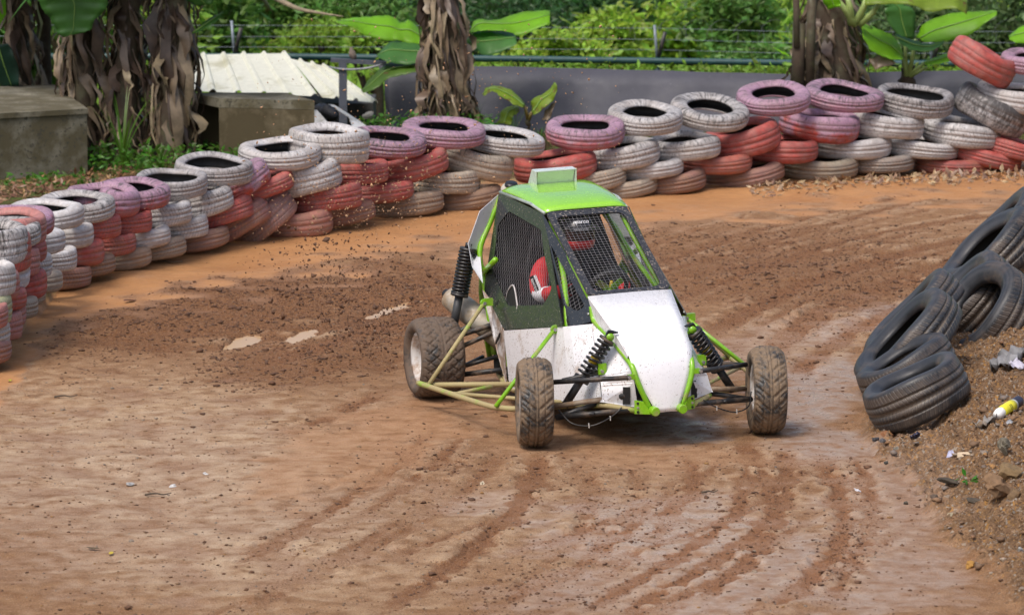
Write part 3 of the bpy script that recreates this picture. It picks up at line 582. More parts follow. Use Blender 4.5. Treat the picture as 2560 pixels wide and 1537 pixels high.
# xr right edge, top, bottom (photo px), D px, roll deg (right side up +), tilt to viewer deg, open top?, colour, mud, wear, fade, variant, label
T = [
 (80,578,672,230,0,0,0,RED,.2,.1,.5,1,'faded red tyre with worn black rim, nearest tyre cut by the left frame edge'),
 (50,673,747,230,0,0,0,PALER,.3,.1,.3,0,'pinkish red tyre low in the near end stack, below the faded red one'),
 (20,757,818,230,0,0,0,PALER,.4,.0,.3,1,'sliver of red tyre two above the ground at the left frame edge'),
 (26,842,903,230,0,0,0,PALER,.6,.0,.2,0,'sliver of muddy red bottom tyre in the nearest stack'),
 (70,564,651,215,0,2,0,WHITE,.1,.5,0,1,'white tyre with black worn top rim and chevron tread near the left frame edge'),
 (40,657,736,225,0,0,0,WHITE,.1,.1,0,1,'clean white tyre with ribbed chevron tread beside the near red slivers'),
 (33,733,810,225,0,0,0,(.48,.52,.30),.2,.1,0,0,'white tyre stained green with moss, low in the near stack'),
 (26,801,863,220,0,0,0,WHITE,.5,.1,0,0,'white bottom tyre under the moss stained one'),
 (104,546,620,215,0,2,1,WHITE,.1,.75,0,0,'white tyre with blackened flaking top and side, before the near red pair'),
 (77,632,719,215,0,0,0,(.62,.64,.72),.1,.05,0,2,'bluish white tyre with zigzag tread lines in the near stacks'),
 (67,714,770,215,0,0,0,RED,.2,.1,.0,4,'plain red tyre right below the bluish white zigzag tyre'),
 (55,778,845,205,0,0,0,PALER,.35,.0,.1,1,'pink bottom tyre with zigzag sipes at the near end'),
 (68,753,815,205,0,0,0,PALER,.4,.0,.2,0,'pink tyre with slanted tread partly behind the pink zigzag bottom tyre'),
 (118,533,605,205,0,3,0,PALER,.2,.15,.4,1,'brownish red tyre with flat lilac top behind the blackened white tyre'),
 (116,598,654,200,0,0,0,(.42,.06,.06),.2,.1,0,4,'dark red tyre squeezed under the lilac topped pair'),
 (100,617,684,205,0,0,0,PALER,.2,.05,.2,1,'pinkish red tyre with square grooved tread beside the bluish white one'),
 (114,674,744,205,0,0,0,(.55,.06,.045),.2,.3,0,2,'bright red tyre with a black burst scar on its side'),
 (96,744,787,200,0,0,0,BEIGE,.6,.1,0,0,'off white bottom tyre under the scarred red one'),
 (137,519,592,205,0,3,1,PINK,.2,.25,.9,4,'lilac and red top tyre just left of the rust speckled white one'),
 (130,631,691,195,0,0,0,WHITE,.35,.1,0,1,'white tyre with slanted sipes tucked behind the near end stacks'),
 (115,713,752,195,0,0,0,BEIGE,.6,.1,0,0,'sliver of off white bottom tyre behind the scarred red one'),
 (208,502,573,191,0,3,1,WHITE,.35,.25,0,4,'white top tyre with rusty speckles, leftmost of the open white tops'),
 (162,573,630,190,0,0,0,WHITE,.4,.15,0,4,'small white tyre with orange splashes under the rust speckled top tyre'),
 (155,673,727,188,0,0,0,BEIGE,.5,.1,0,4,'off white rounded bottom tyre beside the pinkish muddy one'),
 (288,477,558,195,0,4,1,WHITE,.3,.65,0,0,'open white top tyre with black flaking rim and rust stain on its right'),
 (233,558,617,190,0,0,0,WHITE,.5,.1,0,4,'white tyre with brown splashes second from the top, under two white tops'),
 (193,618,673,188,0,0,0,WHITE,.4,.05,0,1,'white tyre with pale yellow edge third row down, left of a red tyre'),
 (229,660,714,188,0,0,0,PALER,.65,.0,.2,1,'muddy pink bottom tyre with toothed tread edge'),
 (354,468,535,190,-2,3,0,PINK,.2,.15,.8,2,'lilac top tyre with zigzag groove, behind the open lilac top tyre'),
 (304,535,592,190,2,0,0,RED,.3,.1,.1,1,'red tyre second from the top under the black flaking white tyre'),
 (261,595,661,190,3,0,0,RED,.45,.1,.1,4,'dull red tyre with dark shoulder in the third row, above a brown one'),
 (287,632,689,190,5,0,0,BRN,.7,.0,.1,0,'clay brown bottom tyre right of the muddy pink bottom tyre'),
 (425,448,521,187,-2,5,1,PINK,.1,.35,.9,4,'open lilac top tyre with red side patch, left of the grey white open tyre'),
 (381,524,579,187,1,0,0,RED,.25,.1,0,1,'bright red tyre with notched shoulder below the lilac open tyre'),
 (340,580,634,187,2,0,0,RED,.5,.05,.2,1,'red tyre with block tread in the third row, clay on its lower edge'),
 (378,616,668,187,4,0,0,BEIGE,.65,.05,0,4,'off white muddy bottom tyre with a dark spot, right of the brown bottom tyre'),
 (516,421,501,176,0,5,1,GREYW,.05,.6,0,3,'grey white open top tyre with streaked side, in front of the tall grass'),
 (480,501,564,185,5,0,0,WHITE,.25,.35,0,0,'white tyre with grooves under the grey white open tyre'),
 (426,566,617,187,5,0,0,WHITE,.45,.05,0,4,'cream white tyre third row down, rust spot on its top'),
 (466,594,641,187,6,0,0,BEIGE,.6,.05,0,0,'pale beige bottom tyre beside the twig on the wet clay'),
 (630,389,460,193,-2,5,1,GREYW,.05,.6,0,3,'grey white open top tyre with a torn right edge'),
 (582,460,538,190,12,3,0,WHITE,.15,.45,0,0,'white tyre leaning up to the right under the torn edged top tyre'),
 (521,537,594,190,5,0,0,WHITE,.35,.05,0,1,'white tyre with serrated shoulder third row down, over beige ones'),
 (577,561,622,190,9,0,0,(.40,.22,.19),.6,.0,.1,2,'mud coated red bottom tyre rising to the right, after the beige bottom tyre'),
 (633,488,559,190,13,0,0,RED,.25,.05,.0,1,'faded red tyre leaning up right with toothed upper edge'),
 (676,403,489,180,22,5,0,PINK,.1,.2,1.0,2,'red tyre with lilac top leaning steeply beside the torn edged white tyre'),
 (735,427,492,190,13,2,0,RED,.1,.0,.0,4,'bright red leaning tyre under the dirty white top tyre'),
 (682,491,584,190,28,2,0,(.42,.17,.15),.5,.05,.1,0,'half muddy red tyre leaning steeply in the slumped part of the wall'),
 (749,472,584,200,36,6,0,(.46,.24,.21),.5,.05,.1,0,'steepest pinkish brown tyre of the slumped group, black hollow showing'),
 (834,518,586,195,4,0,0,(.55,.20,.17),.5,.0,.1,2,'pinkish red bottom tyre half coated in clay, right of the slumped group'),
 (804,341,426,206,0,5,1,WHITE,.1,.45,0,2,'dirty white top tyre spattered with black clods, in front of the concrete box'),
 (924,321,401,205,-2,2,0,WHITE,.05,.35,0,1,'white top tyre with clear herringbone tread and a dark centre groove'),
 (856,395,478,195,9,2,0,WHITE,.3,.25,0,0,'white tyre with black lip leaning up right, below the herringbone tyre'),
 (904,455,520,195,4,0,0,RED,.3,.0,.0,1,'long dull red tyre in the third row above the pinkish bottom tyre'),
 (937,500,559,180,9,0,0,(.42,.15,.12),.6,.0,.1,0,'red brown bottom tyre peppered by flying crumbs'),
 (1065,313,399,200,-3,5,1,PINK,.1,.4,.7,0,'open lilac top tyre with ribbed side right of the herringbone tyre'),
 (972,401,455,195,1,0,0,RED,.2,.1,.0,1,'dusky red tyre with slanted sipes under the ribbed lilac tyre'),
 (1036,447,500,195,4,0,0,RED,.3,.0,.0,4,'brick red tyre third row down, left of a cream ribbed tyre'),
 (1107,472,535,195,6,0,0,BEIGE,.6,.0,0,0,'beige brown bottom tyre left of the buggy roof'),
 (1212,289,373,206,-3,5,1,PINK,.05,.3,.3,0,'large open lilac top tyre with sagging rim at the foot of the middle banana plant'),
 (1119,370,445,195,10,3,0,RED,.1,.2,.0,2,'red tyre with white lip under the sagging lilac tyre'),
 (1201,419,478,195,-2,0,0,BEIGE,.3,.1,0,1,'cream ribbed tyre with a dark knot, third row left of the buggy roof'),
 (1253,462,523,195,6,0,0,BRN,.55,.1,0,2,'grey brown bottom tyre touching the buggy roof edge in view'),
 (1363,309,396,200,-8,3,1,WHITE,.1,.5,0,0,'white top tyre drooping right, behind the sagging lilac tyre'),
 (1286,370,450,195,-13,0,0,BEIGE,.2,.4,0,2,'dirty white tyre drooping right with black knots on its end'),
 (1562,281,380,199,0,6,1,PINK,.05,.25,.7,2,'open lilac top tyre with a big red patch, right of the young banana plant'),
 (1491,376,446,205,6,2,0,RED,.25,.1,.1,4,'long rusty red tyre behind the buggy roof scoop'),
 (1707,245,346,189,-2,8,1,WHITE,.0,.6,0,0,'open white top tyre with dark inner ring and black streaks below the fence post'),
 (1650,347,415,195,6,2,0,WHITE,.15,.4,0,0,'white tyre with bare grey shoulder under the streaked open tyre'),
 (1566,413,472,190,9,1,0,BEIGE,.35,.2,0,1,'beige tyre with worn black lip right of the roof scoop'),
 (1642,434,490,195,6,2,0,BEIGE,.4,.1,0,2,'rounded beige bottom tyre right of the buggy roof'),
 (1708,392,440,190,4,2,0,WHITE,.35,.25,0,4,'cream tyre with a grey dished top in the third row'),
 (1872,223,338,197,-7,12,1,WHITE,.0,.75,0,4,'black and white mottled open tyre tilted toward the track'),
 (1801,336,395,195,4,2,0,WHITE,.1,.45,0,2,'white tyre with a large bare grey patch under the mottled open tyre'),
 (1882,377,427,195,1,2,0,(.50,.13,.09),.3,.0,.0,2,'brick red tyre above the greyish pink bottom tyre'),
 (1766,421,479,195,6,0,0,(.36,.17,.15),.6,.05,.2,0,'greyish pink bottom tyre right of the rounded beige one'),
 (2026,195,297,184,2,11,1,PINK,.0,.3,.15,4,'open lilac top tyre showing another rim inside, left of the big banana trunk'),
 (1953,299,382,195,13,3,0,RED,.1,.1,.0,2,'red tyre with lilac upper lip curling up to the right'),
 (1961,400,463,200,10,1,0,(.42,.20,.17),.5,.05,.1,4,'dusty pink bottom tyre with raised right end, weeds beside it'),
 (2206,193,290,194,-5,7,1,PINK,.0,.4,.3,2,'lilac and black top tyre in front of the big banana trunk'),
 (2150,279,352,200,-6,2,0,PINK,.05,.1,1.0,2,'lilac tyre with a bright red end and a dark spot'),
 (2049,344,400,195,0,1,0,RED,.1,.0,.0,2,'plain bright red rounded tyre over the weeds'),
 (2143,389,443,200,-1,1,0,(.40,.36,.28),.45,.15,0,2,'mossy grey beige bottom tyre right of the weeds'),
 (2385,203,301,197,-6,5,1,GREYW,.0,.8,0,3,'weathered black and white open tyre in front of the small banana plant'),
 (2306,278,345,195,-7,2,0,WHITE,.05,.4,0,2,'white tyre with black scuffed top and a rusty knot, below the weathered open tyre'),
 (2227,339,391,195,0,1,0,WHITE,.15,.2,0,4,'white tyre with two painted red patches'),
 (2398,345,395,195,-5,1,0,WHITE,.1,.15,0,0,'white tyre with a black y shaped crack'),
 (2287,380,425,190,0,1,0,(.34,.32,.30),.4,.2,0,0,'grey bottom tyre sunk behind the leaf litter'),
 (2502,301,369,195,-7,2,0,WHITE,.05,.4,0,0,'white ribbed tyre with grey left end, under the steep mottled tyre'),
 (2477,391,435,195,-3,0,0,(.40,.07,.06),.3,.1,.0,4,'dark red bottom tyre above the dry leaves'),
 (2552,366,425,190,-15,0,0,RED,.15,.0,.0,2,'red tyre sloping down right beside the dark red bottom tyre'),
 (2620,345,405,190,-15,0,0,RED,.1,.0,.0,1,'upper red sloping tyre cut by the right frame edge'),
 (2575,226,356,190,-27,4,0,GREYW,.0,.85,0,4,'steep mottled black and white tyre leaning at the right end'),
 (2632,215,282,190,-8,3,0,WHITE,.05,.3,0,2,'white tyre with dished side at the right frame edge'),
 (2540,118,222,172,-28,0,0,RED,.05,.05,.2,2,'red tyre tipped steeply, highest at the right end'),
 (2668,120,192,165,-4,5,1,PINK,.0,.3,.5,0,'lilac tyre topmost at the right frame edge'),
]
for i, (xr, vt, vb, D, ro, ti, op, col, mu, we, fa, va, lab) in enumerate(T):
    if op: ti += 2.0
    uc = xr-D/2; uf = xr-.35*D; Yf = G(uf, float(np.interp(uf, WU, WV))).y
    Rm_ = D/ppm(Yf)/2; Yc = Yf+Rm_*.85; H = vb-vt
    sc = D/ppm(Yc); seen = math.sin(R_(7.3+ti))
    W = H/ppm(Yc)-(sc*seen if op else sc*seen*.28)-(sc*.32*math.sin(R_(abs(ro))))
    W = min(max(W*1.12, .165), .285)
    vc = (vt+vb)/2+D*(.16 if not op else 0)*math.tan(R_(ro))
    p = AT(uc, vc, Yc)
    o = bpy.data.objects.new('wall_tyre', VAR[va]); C.objects.link(o)
    o.location = p; spin = rng.random()*6.28
    M = Matrix.Rotation(R_(ti), 3, 'X')@Matrix.Rotation(-R_(ro), 3, 'Y')@Matrix.Rotation(spin, 3, 'Z')
    o.rotation_euler = M.to_euler(); o.scale = (sc, sc, W/VW[va])
    o.color = (*col, 1); o['wear'] = float(we*(.72 if op else 1)+(.22 if col is PINK else 0)); o['mud'] = float(mu); o['fade'] = float(fa); o['sipes'] = float(1.0 if va in (0, 1, 3) else .15)
    tag(o, lab, 'tyre', 'painted tyres stacked in the track wall')

# black tyres lying against the bank on the right: centre, diameter px, axis (x right, y away, z up), width m
BT = [((2292,982),266,(-.43,.02,.90),.29,'black tyre lowest and nearest on the bank, three straight tread grooves facing the track'),
 ((2268,925),255,(-.47,.02,.88),.26,'black tyre wedged right behind the lowest tyre on the bank'),
 ((2468,792),280,(-.73,-.33,.60),.33,'black tyre with its open hollow facing the camera, right end of the leaning row'),
 ((2418,757),285,(-.75,-.10,.65),.27,'black tyre just behind the one with the open hollow'),
 ((2272,858),312,(-.72,-.03,.69),.27,'long leaning black tyre in the middle of the row with a narrow slit opening'),
 ((2283,802),300,(-.73,.08,.68),.25,'black tyre at the back of the middle group, seen edge on'),
 ((2476,640),290,(-.67,-.03,.74),.30,'black tyre with muddy patched tread high on the bank at the right frame edge'),
 ((2500,592),300,(-.70,.06,.71),.28,'rearmost black tyre highest on the bank'),
 ((2420,668),120,(-.72,.05,.69),.2,'small dark tyre showing between the middle and upper bank tyres')]
for i, ((u, v), D, ax, W, lab) in enumerate(BT):
    p0 = G(u-60, v+.45*D); Yc = p0.y+.10
    if i == 8: Yc = 33.6
    o = bpy.data.objects.new('bank_tyre', tyre_mesh('bank_tyre', D/ppm(Yc)/2, W, D/ppm(Yc)/2*.56, RUBBER, .8, n=84, warp=.008, seed=40+i, gd=.011)); C.objects.link(o)
    o.location = AT(u, v, Yc); q = Vector(ax).normalized().to_track_quat('Z', 'Y'); o.rotation_euler = q.to_euler()
    tag(o, lab, 'tyre', 'black tyres leaning on the bank')

# ------------------------------------------------------------------ the buggy
KROLL, KYAW = R_(-2.212), R_(17)
kart = empty('off_road_buggy', (.99589, 26.36895, 0), (0, KROLL, KYAW), 'lime green and white race buggy cornering on the mud with mesh windows and open wheels', 'buggy')
WHT = mat('white panel', (.80, .80, .83), .28, var=.04, coat=.4, spk=(.13, .09, .07), sthr=.655, sscale=120, dirt=None)
WHTD = mat('white side panel', (.74, .74, .77), .34, var=.06, coat=.3, spk=(.17, .10, .06), sthr=.635, sscale=80, dirt=(.36, .27, .20), damt=.20, dscale=5)
WHTM = mat('white rear panel', (.70, .70, .71), .4, var=.1, spk=(.16, .09, .05), sthr=.60, sscale=45, dirt=(.25, .16, .10), damt=.6, dscale=7)
LIME = mat('lime paint', (.27, .60, .012), .2, var=.06, coat=1.0, spk=(.10, .09, .04), sthr=.70, sscale=90)
TUBE = mat('lime tube', (.20, .46, .012), .3, var=.12, coat=.4, dirt=(.30, .24, .11), damt=.25, dscale=8)
TUBED = mat('muddy lime tube', (.22, .42, .03), .42, var=.2, dirt=(.36, .27, .15), damt=.85, dscale=6)
BLKP = mat('black window panel', (.022, .024, .025), .22, var=.2, coat=.3, spk=(.30, .26, .21), sthr=.66, sscale=90)
BLKF = mat('black screen frame', (.03, .031, .036), .32, var=.2, spk=(.42, .36, .30), sthr=.615, sscale=85)
BLK = mat('black steel', (.022, .022, .023), .42, var=.3, dirt=(.14, .10, .07), damt=.35, dscale=14)
SPR = mat('black spring', (.012, .012, .013), .3, var=.2)
WIRE = mat('wire mesh', (.30, .29, .30), .42, metal=.4, var=.3)
STEEL = mat('bright steel', (.55, .55, .56), .3, metal=.8, var=.15)
DARK = mat('dark lining and hole plugs', (.010, .010, .011), .6, var=.3)  # also plugs slots and holes, dark in place of the shade inside
YEL = mat('yellow sticker', (.62, .42, .03), .45, var=.15)
DUCT = mat('muddy exhaust metal', (.40, .36, .30), .5, metal=.25, var=.25, dirt=(.30, .22, .14), damt=.5, dscale=8)
ROD = mat('muddy tie rod', (.34, .27, .20), .55, var=.3, dirt=(.22, .14, .08), damt=.6, dscale=15)
def mir(P): return [Vector((-p[0], p[1], p[2])) for p in P]
def both(fn): fn(-1); fn(1)
def sd_(s, p): return Vector((abs(p[0])*s if p[0] <= 0 else -p[0]*s, p[1], p[2])) if s > 0 else Vector(p)
S = lambda s, p: Vector((p[0]*(-s), p[1], p[2]))      # points are given for the car's right side (negative x)

LIME.node_tree.nodes['Principled BSDF'].inputs['Coat IOR'].default_value = 1.8
# nose
prof = [(.066, 0, .232), (.083, .003, .262), (.112, .010, .320), (.150, .022, .40), (.182, .040, .475), (.203, .062, .54), (.212, .095, .597), (.220, .150, .642), (.232, .245, .695), (.255, .43, .784), (.284, .681, .904)]
rows = []
for hw, y, z in prof:
    rows.append([Vector((hw*t, y-.010*(1-t*t), z+.006*(1-t*t))) for t in np.linspace(-1, 1, 11)])
m = MB(); m.sheet(rows, .006); m.build('nose_panel', WHT, kart, True)
def flank(s):
    a = [(-.284,.681,.904), (-.256,.43,.784), (-.233,.245,.695), (-.214,.10,.60)]
    b = [(-.268,.63,.78), (-.262,.56,.735), (-.240,.43,.69), (-.215,.12,.575)]
    m = MB(); m.sheet([[S(s, p) for p in a], [S(s, p) for p in b]], .005); m.build('nose_flank', WHT, kart)
both(flank)
# side panels
def side(s):
    m = MB()
    TB = [(-.272,.62,.74), (-.240,.45,.68), (-.205,.17,.56), (-.195,.11,.50), (-.178,.10,.42), (-.16,.10,.26)]
    CR = [(-.284,.615,.733), (-.315,.46,.61), (-.335,.36,.52), (-.35,.28,.45), (-.36,.23,.40), (-.372,.18,.30)]
    m.sheet([[S(s, p) for p in TB], [S(s, p) for p in CR]], .005)
    UP = [(-.284,.615,.733), (-.42,.80,.700), (-.49,1.25,.625), (-.552,1.714,.548)]
    LO = [(-.375,.18,.30), (-.45,.60,.235), (-.50,1.15,.195), (-.525,1.72,.150)]
    m.sheet([[Vector(S(s, UP[0])).lerp(S(s, LO[0]), j/6) if False else smooth_path([S(s, p) for p in UP], 4)[i].lerp(smooth_path([S(s, p) for p in LO], 4)[i], j/6) for i in range(13)] for j in range(7)], .005)
    m.build('side_panel', WHTD, kart)
    m = MB(); m.slab([S(s, p) for p in [(-.552,1.714,.548), (-.527,2.10,.70), (-.56,2.16,.76), (-.535,2.10,.55), (-.535,1.95,.36), (-.528,1.78,.16)]], .005)
    m.build('rear_side_panel', WHTM, kart)
    m = MB(); m.slab([S(s, p) for p in [(-.556,1.80,.52), (-.548,1.93,.44), (-.548,1.94,.42), (-.557,1.81,.49)]], .010); m.build('panel_slot', DARK, kart)
both(side)
# roof with raised crown
rows = []
for y, z, hw, cr in ((1.545, 1.345, .284, .012), (1.60, 1.360, .292, .024), (1.80, 1.380, .305, .036), (2.05, 1.394, .318, .044), (2.30, 1.398, .330, .046), (2.40, 1.390, .332, .040), (2.47, 1.370, .328, .02)):
    rows.append([Vector((hw*math.copysign(abs(t)**.8, t), y, z+cr*(1-abs(t)**4.5))) for t in np.linspace(-1, 1, 13)])
m = MB(); m.sheet(rows, .006); m.build('roof_panel', LIME, kart, True)
def roofrail(s):
    m = MB(); m.tube([S(s, p) for p in [(-.286,1.55,1.341), (-.308,1.80,1.377), (-.334,2.42,1.384)]], .011, 8)
    m.build('roof_edge_trim', mat('grey edge trim', (.35, .40, .38), .35), kart, True)
both(roofrail)
# roof scoop, open at the rear
m = MB(); x0, x1, yf, yr, zb, zt = -.135, .150, 2.22, 2.33, 1.440, 1.528
m.slab([(x0+.012, yf+.035, zb), (x1-.012, yf+.035, zb), (x1-.012, yf-.008, zt), (x0+.012, yf-.008, zt)], .006)
m.slab([(x0, yf-.014, zt+.004), (x1, yf-.014, zt+.004), (x1, yr-.03, zt+.010), (x0, yr-.03, zt+.010)], .006)
for x in (x0, x1): m.slab([(x, yf-.004, zb-.005), (x, yr+.07, zb-.012), (x, yr-.03, zt+.012), (x, yf-.012, zt+.006)], .007)
m.build('roof_scoop', mat('shade tinted scoop', (.58, .64, .62), .3, var=.04, coat=.4), kart)  # white dulled to grey-green for the shade on its front face
m = MB(); m.lathe([(0, 0), (.060, 0), (.07, -.02), (.07, -.10), (0, -.10)], Matrix.Translation((-.20, 2.60, 1.395))@Matrix.Rotation(.3, 4, 'X'), 20); fc = m.build('fuel_tank', mat('tan tank plastic', (.42, .39, .33), .5), kart, True)
m = MB(); m.lathe([(0, .022), (.040, .022), (.046, .010), (.046, -.002), (0, -.002)], Matrix.Translation((-.20, 2.595, 1.398))@Matrix.Rotation(.3, 4, 'X'), 20); m.build('filler_cap', SPR, fc, True)
# windscreen frame and mesh
WS = [(-.283,.683,.909), (.283,.683,.909), (.283,1.545,1.346), (-.283,1.545,1.346)]
WSH = [(-.236,.715,.925), (.236,.715,.925), (.240,1.490,1.318), (-.240,1.490,1.318)]
m = MB(); ring_panel(m, rounded(WS, .04, 3), rounded(WSH, .07, 4), .012); wf = m.build('windscreen_frame', BLKF, kart)
m = MB(); mesh_wires(m, rounded(WSH, .06, 3), (1, 0, 0), (0, .862, .437), .0285, .0009, -.004); m.build('wire_mesh', WIRE, wf)
m = MB(); m.add([S(-1, p) for p in []], []);
# doors (planar) and front quarter panels
DO = [(-.337,2.43,1.378), (-.285,1.568,1.334), (-.427,.783,.705), (-.550,1.715,.553), (-.526,2.237,.75)]
DH = [(-.349,2.169,1.285), (-.317,1.549,1.233), (-.352,1.376,1.083), (-.389,1.113,.903), (-.43,1.172,.791), (-.503,1.751,.704), (-.478,2.179,.884), (-.392,2.293,1.179)]
QO = [(-.284,1.56,1.333), (-.279,.690,.897), (-.270,.632,.737), (-.425,.775,.706)]
QH = [(-.309,1.335,1.155), (-.277,.745,.826), (-.325,.785,.795), (-.377,.905,.828)]
def door(s):
    P = [S(s, p) for p in DO]; H = [S(s, p) for p in DH]
    m = MB(); ring_panel(m, rounded(P, .03, 2), rounded(H, .03, 2), .007); d = m.build('door_panel', BLKP, kart)
    m = MB(); mesh_wires(m, H, S(s, (.12, -.62, -.78)), S(s, (.08, .45, -.8)), .0305, .0009, -.005*s); m.build('wire_mesh', WIRE, d)
    m = MB(); c = [S(s, p) for p in ((-.492,1.86,.705), (-.487,1.80,.80), (-.472,1.72,.845), (-.482,1.62,.74), (-.489,1.60,.712), (-.49,1.62,.70))]
    q = smooth_path(c+[c[0]], 5); m.tube(q, .006, 6, False); m.build('hand_hole_rim', mat('pale rim', (.45, .43, .42), .5), d, True)
    m = MB(); m.slab([p+Vector((-.003*(-s), 0, 0)) for p in c], .004); m.build('hand_hole', DARK, d)
    P = [S(s, p) for p in QO]; H = [S(s, p) for p in QH]
    m = MB(); ring_panel(m, P, rounded(H, .025, 2), .007); d = m.build('quarter_panel', BLKP, kart)
    m = MB(); mesh_wires(m, H, S(s, (.12, -.62, -.78)), S(s, (.08, .45, -.8)), .0305, .0009, -.005*s); m.build('wire_mesh', WIRE, d)
    for p in ((-.418,.83,.72), (-.285,.67,.79)): m = MB(); m.ball(S(s, p)+Vector((.004*s*1, -.004, .002)), .009, 8, 5); m.build('panel_bolt', STEEL, d, True)
both(door)
# cabin lining: floor, bulkhead
m = MB(); m.slab([(-.30,.35,.27), (.30,.35,.27), (.50,1.75,.20), (.50,2.2,.2), (-.50,2.2,.2), (-.50,1.75,.20)], .006); m.build('floor_pan', DARK, kart)
m = MB(); m.slab([(-.49,2.2,.2), (.49,2.2,.2), (.47,2.25,.75), (.33,2.43,1.33), (-.33,2.43,1.33), (-.47,2.25,.75)], .006); m.build('bulkhead', DARK, kart)
m = MB(); m.slab([(-.25,.62,.86), (.25,.62,.86), (.26,.74,.885), (-.26,.74,.885)], .008); m.build('dashboard', DARK, kart)
# chassis tubes
def chassis(s):
    q = lambda L: smooth_path([S(s, p) for p in L], 4)
    for nm, L, r, mt in (
      ('front_tube', [(-.268,.66,.84), (-.268,.635,.768), (-.262,.58,.735), (-.235,.44,.68), (-.206,.12,.564), (-.197,.05,.512), (-.182,.03,.445), (-.150,.02,.36), (-.106,.022,.262)], .0185, TUBE),
      ('door_pillar', [(-.250,1.53,1.29), (-.300,1.15,1.0), (-.375,.86,.73), (-.38,.84,.60)], .019, TUBE),
      ('door_brace', [(-.30,2.2,1.30), (-.35,1.6,.98), (-.40,1.0,.74)], .017, TUBE),
      ('windscreen_pillar', [(-.262,1.50,1.295), (-.262,.72,.89)], .017, TUBE),
      ('roll_hoop', [(-.32,2.43,1.36), (-.42,2.42,1.17), (-.515,2.36,.985), (-.50,2.28,.72), (-.48,2.22,.3)], .021, TUBE),
      ('sill_tube', [(-.19,.06,.25), (-.36,.20,.275), (-.44,.62,.215), (-.49,1.15,.180), (-.515,1.75,.145), (-.46,2.2,.17)], .018, TUBED),
      ('rear_tube', [(-.515,1.98,.99), (-.50,2.38,.80), (-.44,2.55,.45), (-.40,2.6,.22)], .02, TUBE),
      ('rear_upright', [(-.40,2.15,.56), (-.40,2.15,.22), (-.44,1.9,.165)], .022, TUBED),
      ('rear_cross_tube', [(-.36,2.5,.30), (-.52,1.80,.155)], .018, TUBED),
    ):
        if nm == 'door_brace' and s < 0: continue
        m = MB(); m.tube(q(L), r, 10); m.build(nm, mt, kart, True)
    # nerf bar
    m = MB(); m.tube(smooth_path([S(s, p) for p in [(-1.105,1.93,.206), (-1.085,1.80,.205), (-1.0,1.22,.212), (-.94,.84,.218), (-.90,.72,.222), (-.80,.60,.225), (-.45,.55,.225)]], 5), .0185, 10)
    m.tube([S(s, p) for p in [(-1.09,1.83,.205), (-.53,1.56,.205)]], .0185, 10)
    m.tube([S(s, p) for p in [(-1.02,1.40,.205), (-.70,1.55,.208)]], .0135, 8)
    m.tube([S(s, p) for p in [(-1.02,1.42,.21), (-.47,.75,.215)]], .0135, 8)
    m.build('nerf_bar', TUBED, kart, True)
    for a, b, nm in (((-1.075,1.78,.215), (-.605,1.985,.70), 0), ((-.93,.70,.235), (-.455,.885,.672), 1)):
        m = MB(); m.tube([S(s, a), S(s, b)], .0145, 8); e = m.build('bar_strut', TUBED if nm == 0 else TUBE, kart, True)
        m = MB(); c = S(s, b); M = Matrix.Translation(c)@Matrix.Rotation(math.pi/2, 4, 'X')
        m.lathe([(0, .014), (.026, .014), (.026, -.014), (0, -.014)], M, 14); m.box(c+Vector((.03*s*-1*-1 if s > 0 else .03, 0, .004)), (.06, .03, .05)); m.build('strut_bracket', TUBE, e)
        m = MB(); m.lathe([(0, .020), (.012, .020), (.012, -.020), (0, -.020)], M, 10); m.build('bolt', STEEL, e)
    # front bracket plate with bolt holes and tube cap
    P = [(-.200,.046,.320), (-.150,.020,.312), (-.118,.004,.262), (-.085,-.012,.262), (-.085,-.012,.228), (-.200,.050,.232)]
    m = MB(); m.slab([S(s, p) for p in P], .012); e = m.build('front_bracket', TUBE, kart)
    m = MB(); c = S(s, (-.092,-.026,.252)); m.lathe([(0, .03), (.026, .03), (.030, .024), (.030, -.03)], Matrix.Translation(c)@Matrix.Rotation(math.pi/2, 4, 'X'), 18); m.build('tube_cap', TUBE, e)
    for z, nm in ((.300, 'bolt_hole'), (.272, 'bolt'), (.244, 'bolt_hole')):
        m = b = MB(); m.lathe([(0, .014), (.008, .014), (.008, -.01), (0, -.01)], Matrix.Translation(S(s, (-.183,.040,z)))@Matrix.Rotation(math.pi/2, 4, 'X'), 10)
        m.build(nm, STEEL if nm == 'bolt' else DARK, e)
    # rear air guide sheet
    A, B, Cc, D_, E_, Gq, Hq = (-.342,2.44,1.365), (-.50,2.37,1.27), (-.60,2.335,1.06), (-.60,2.255,.908), (-.575,2.10,.815), (-.50,2.405,1.01), (-.55,2.37,.965)
    m = MB()
    for q_ in ((A, B, Hq, Gq), (B, Cc, D_, Hq), (Hq, D_, E_, Gq)): m.slab([S(s, p) for p in q_], .004)
    m.build('air_guide', mat('aluminium guide', (.62, .63, .67), .38, metal=.15, var=.08, spk=(.2, .14, .1), sthr=.70, sscale=50), kart)
both(chassis)
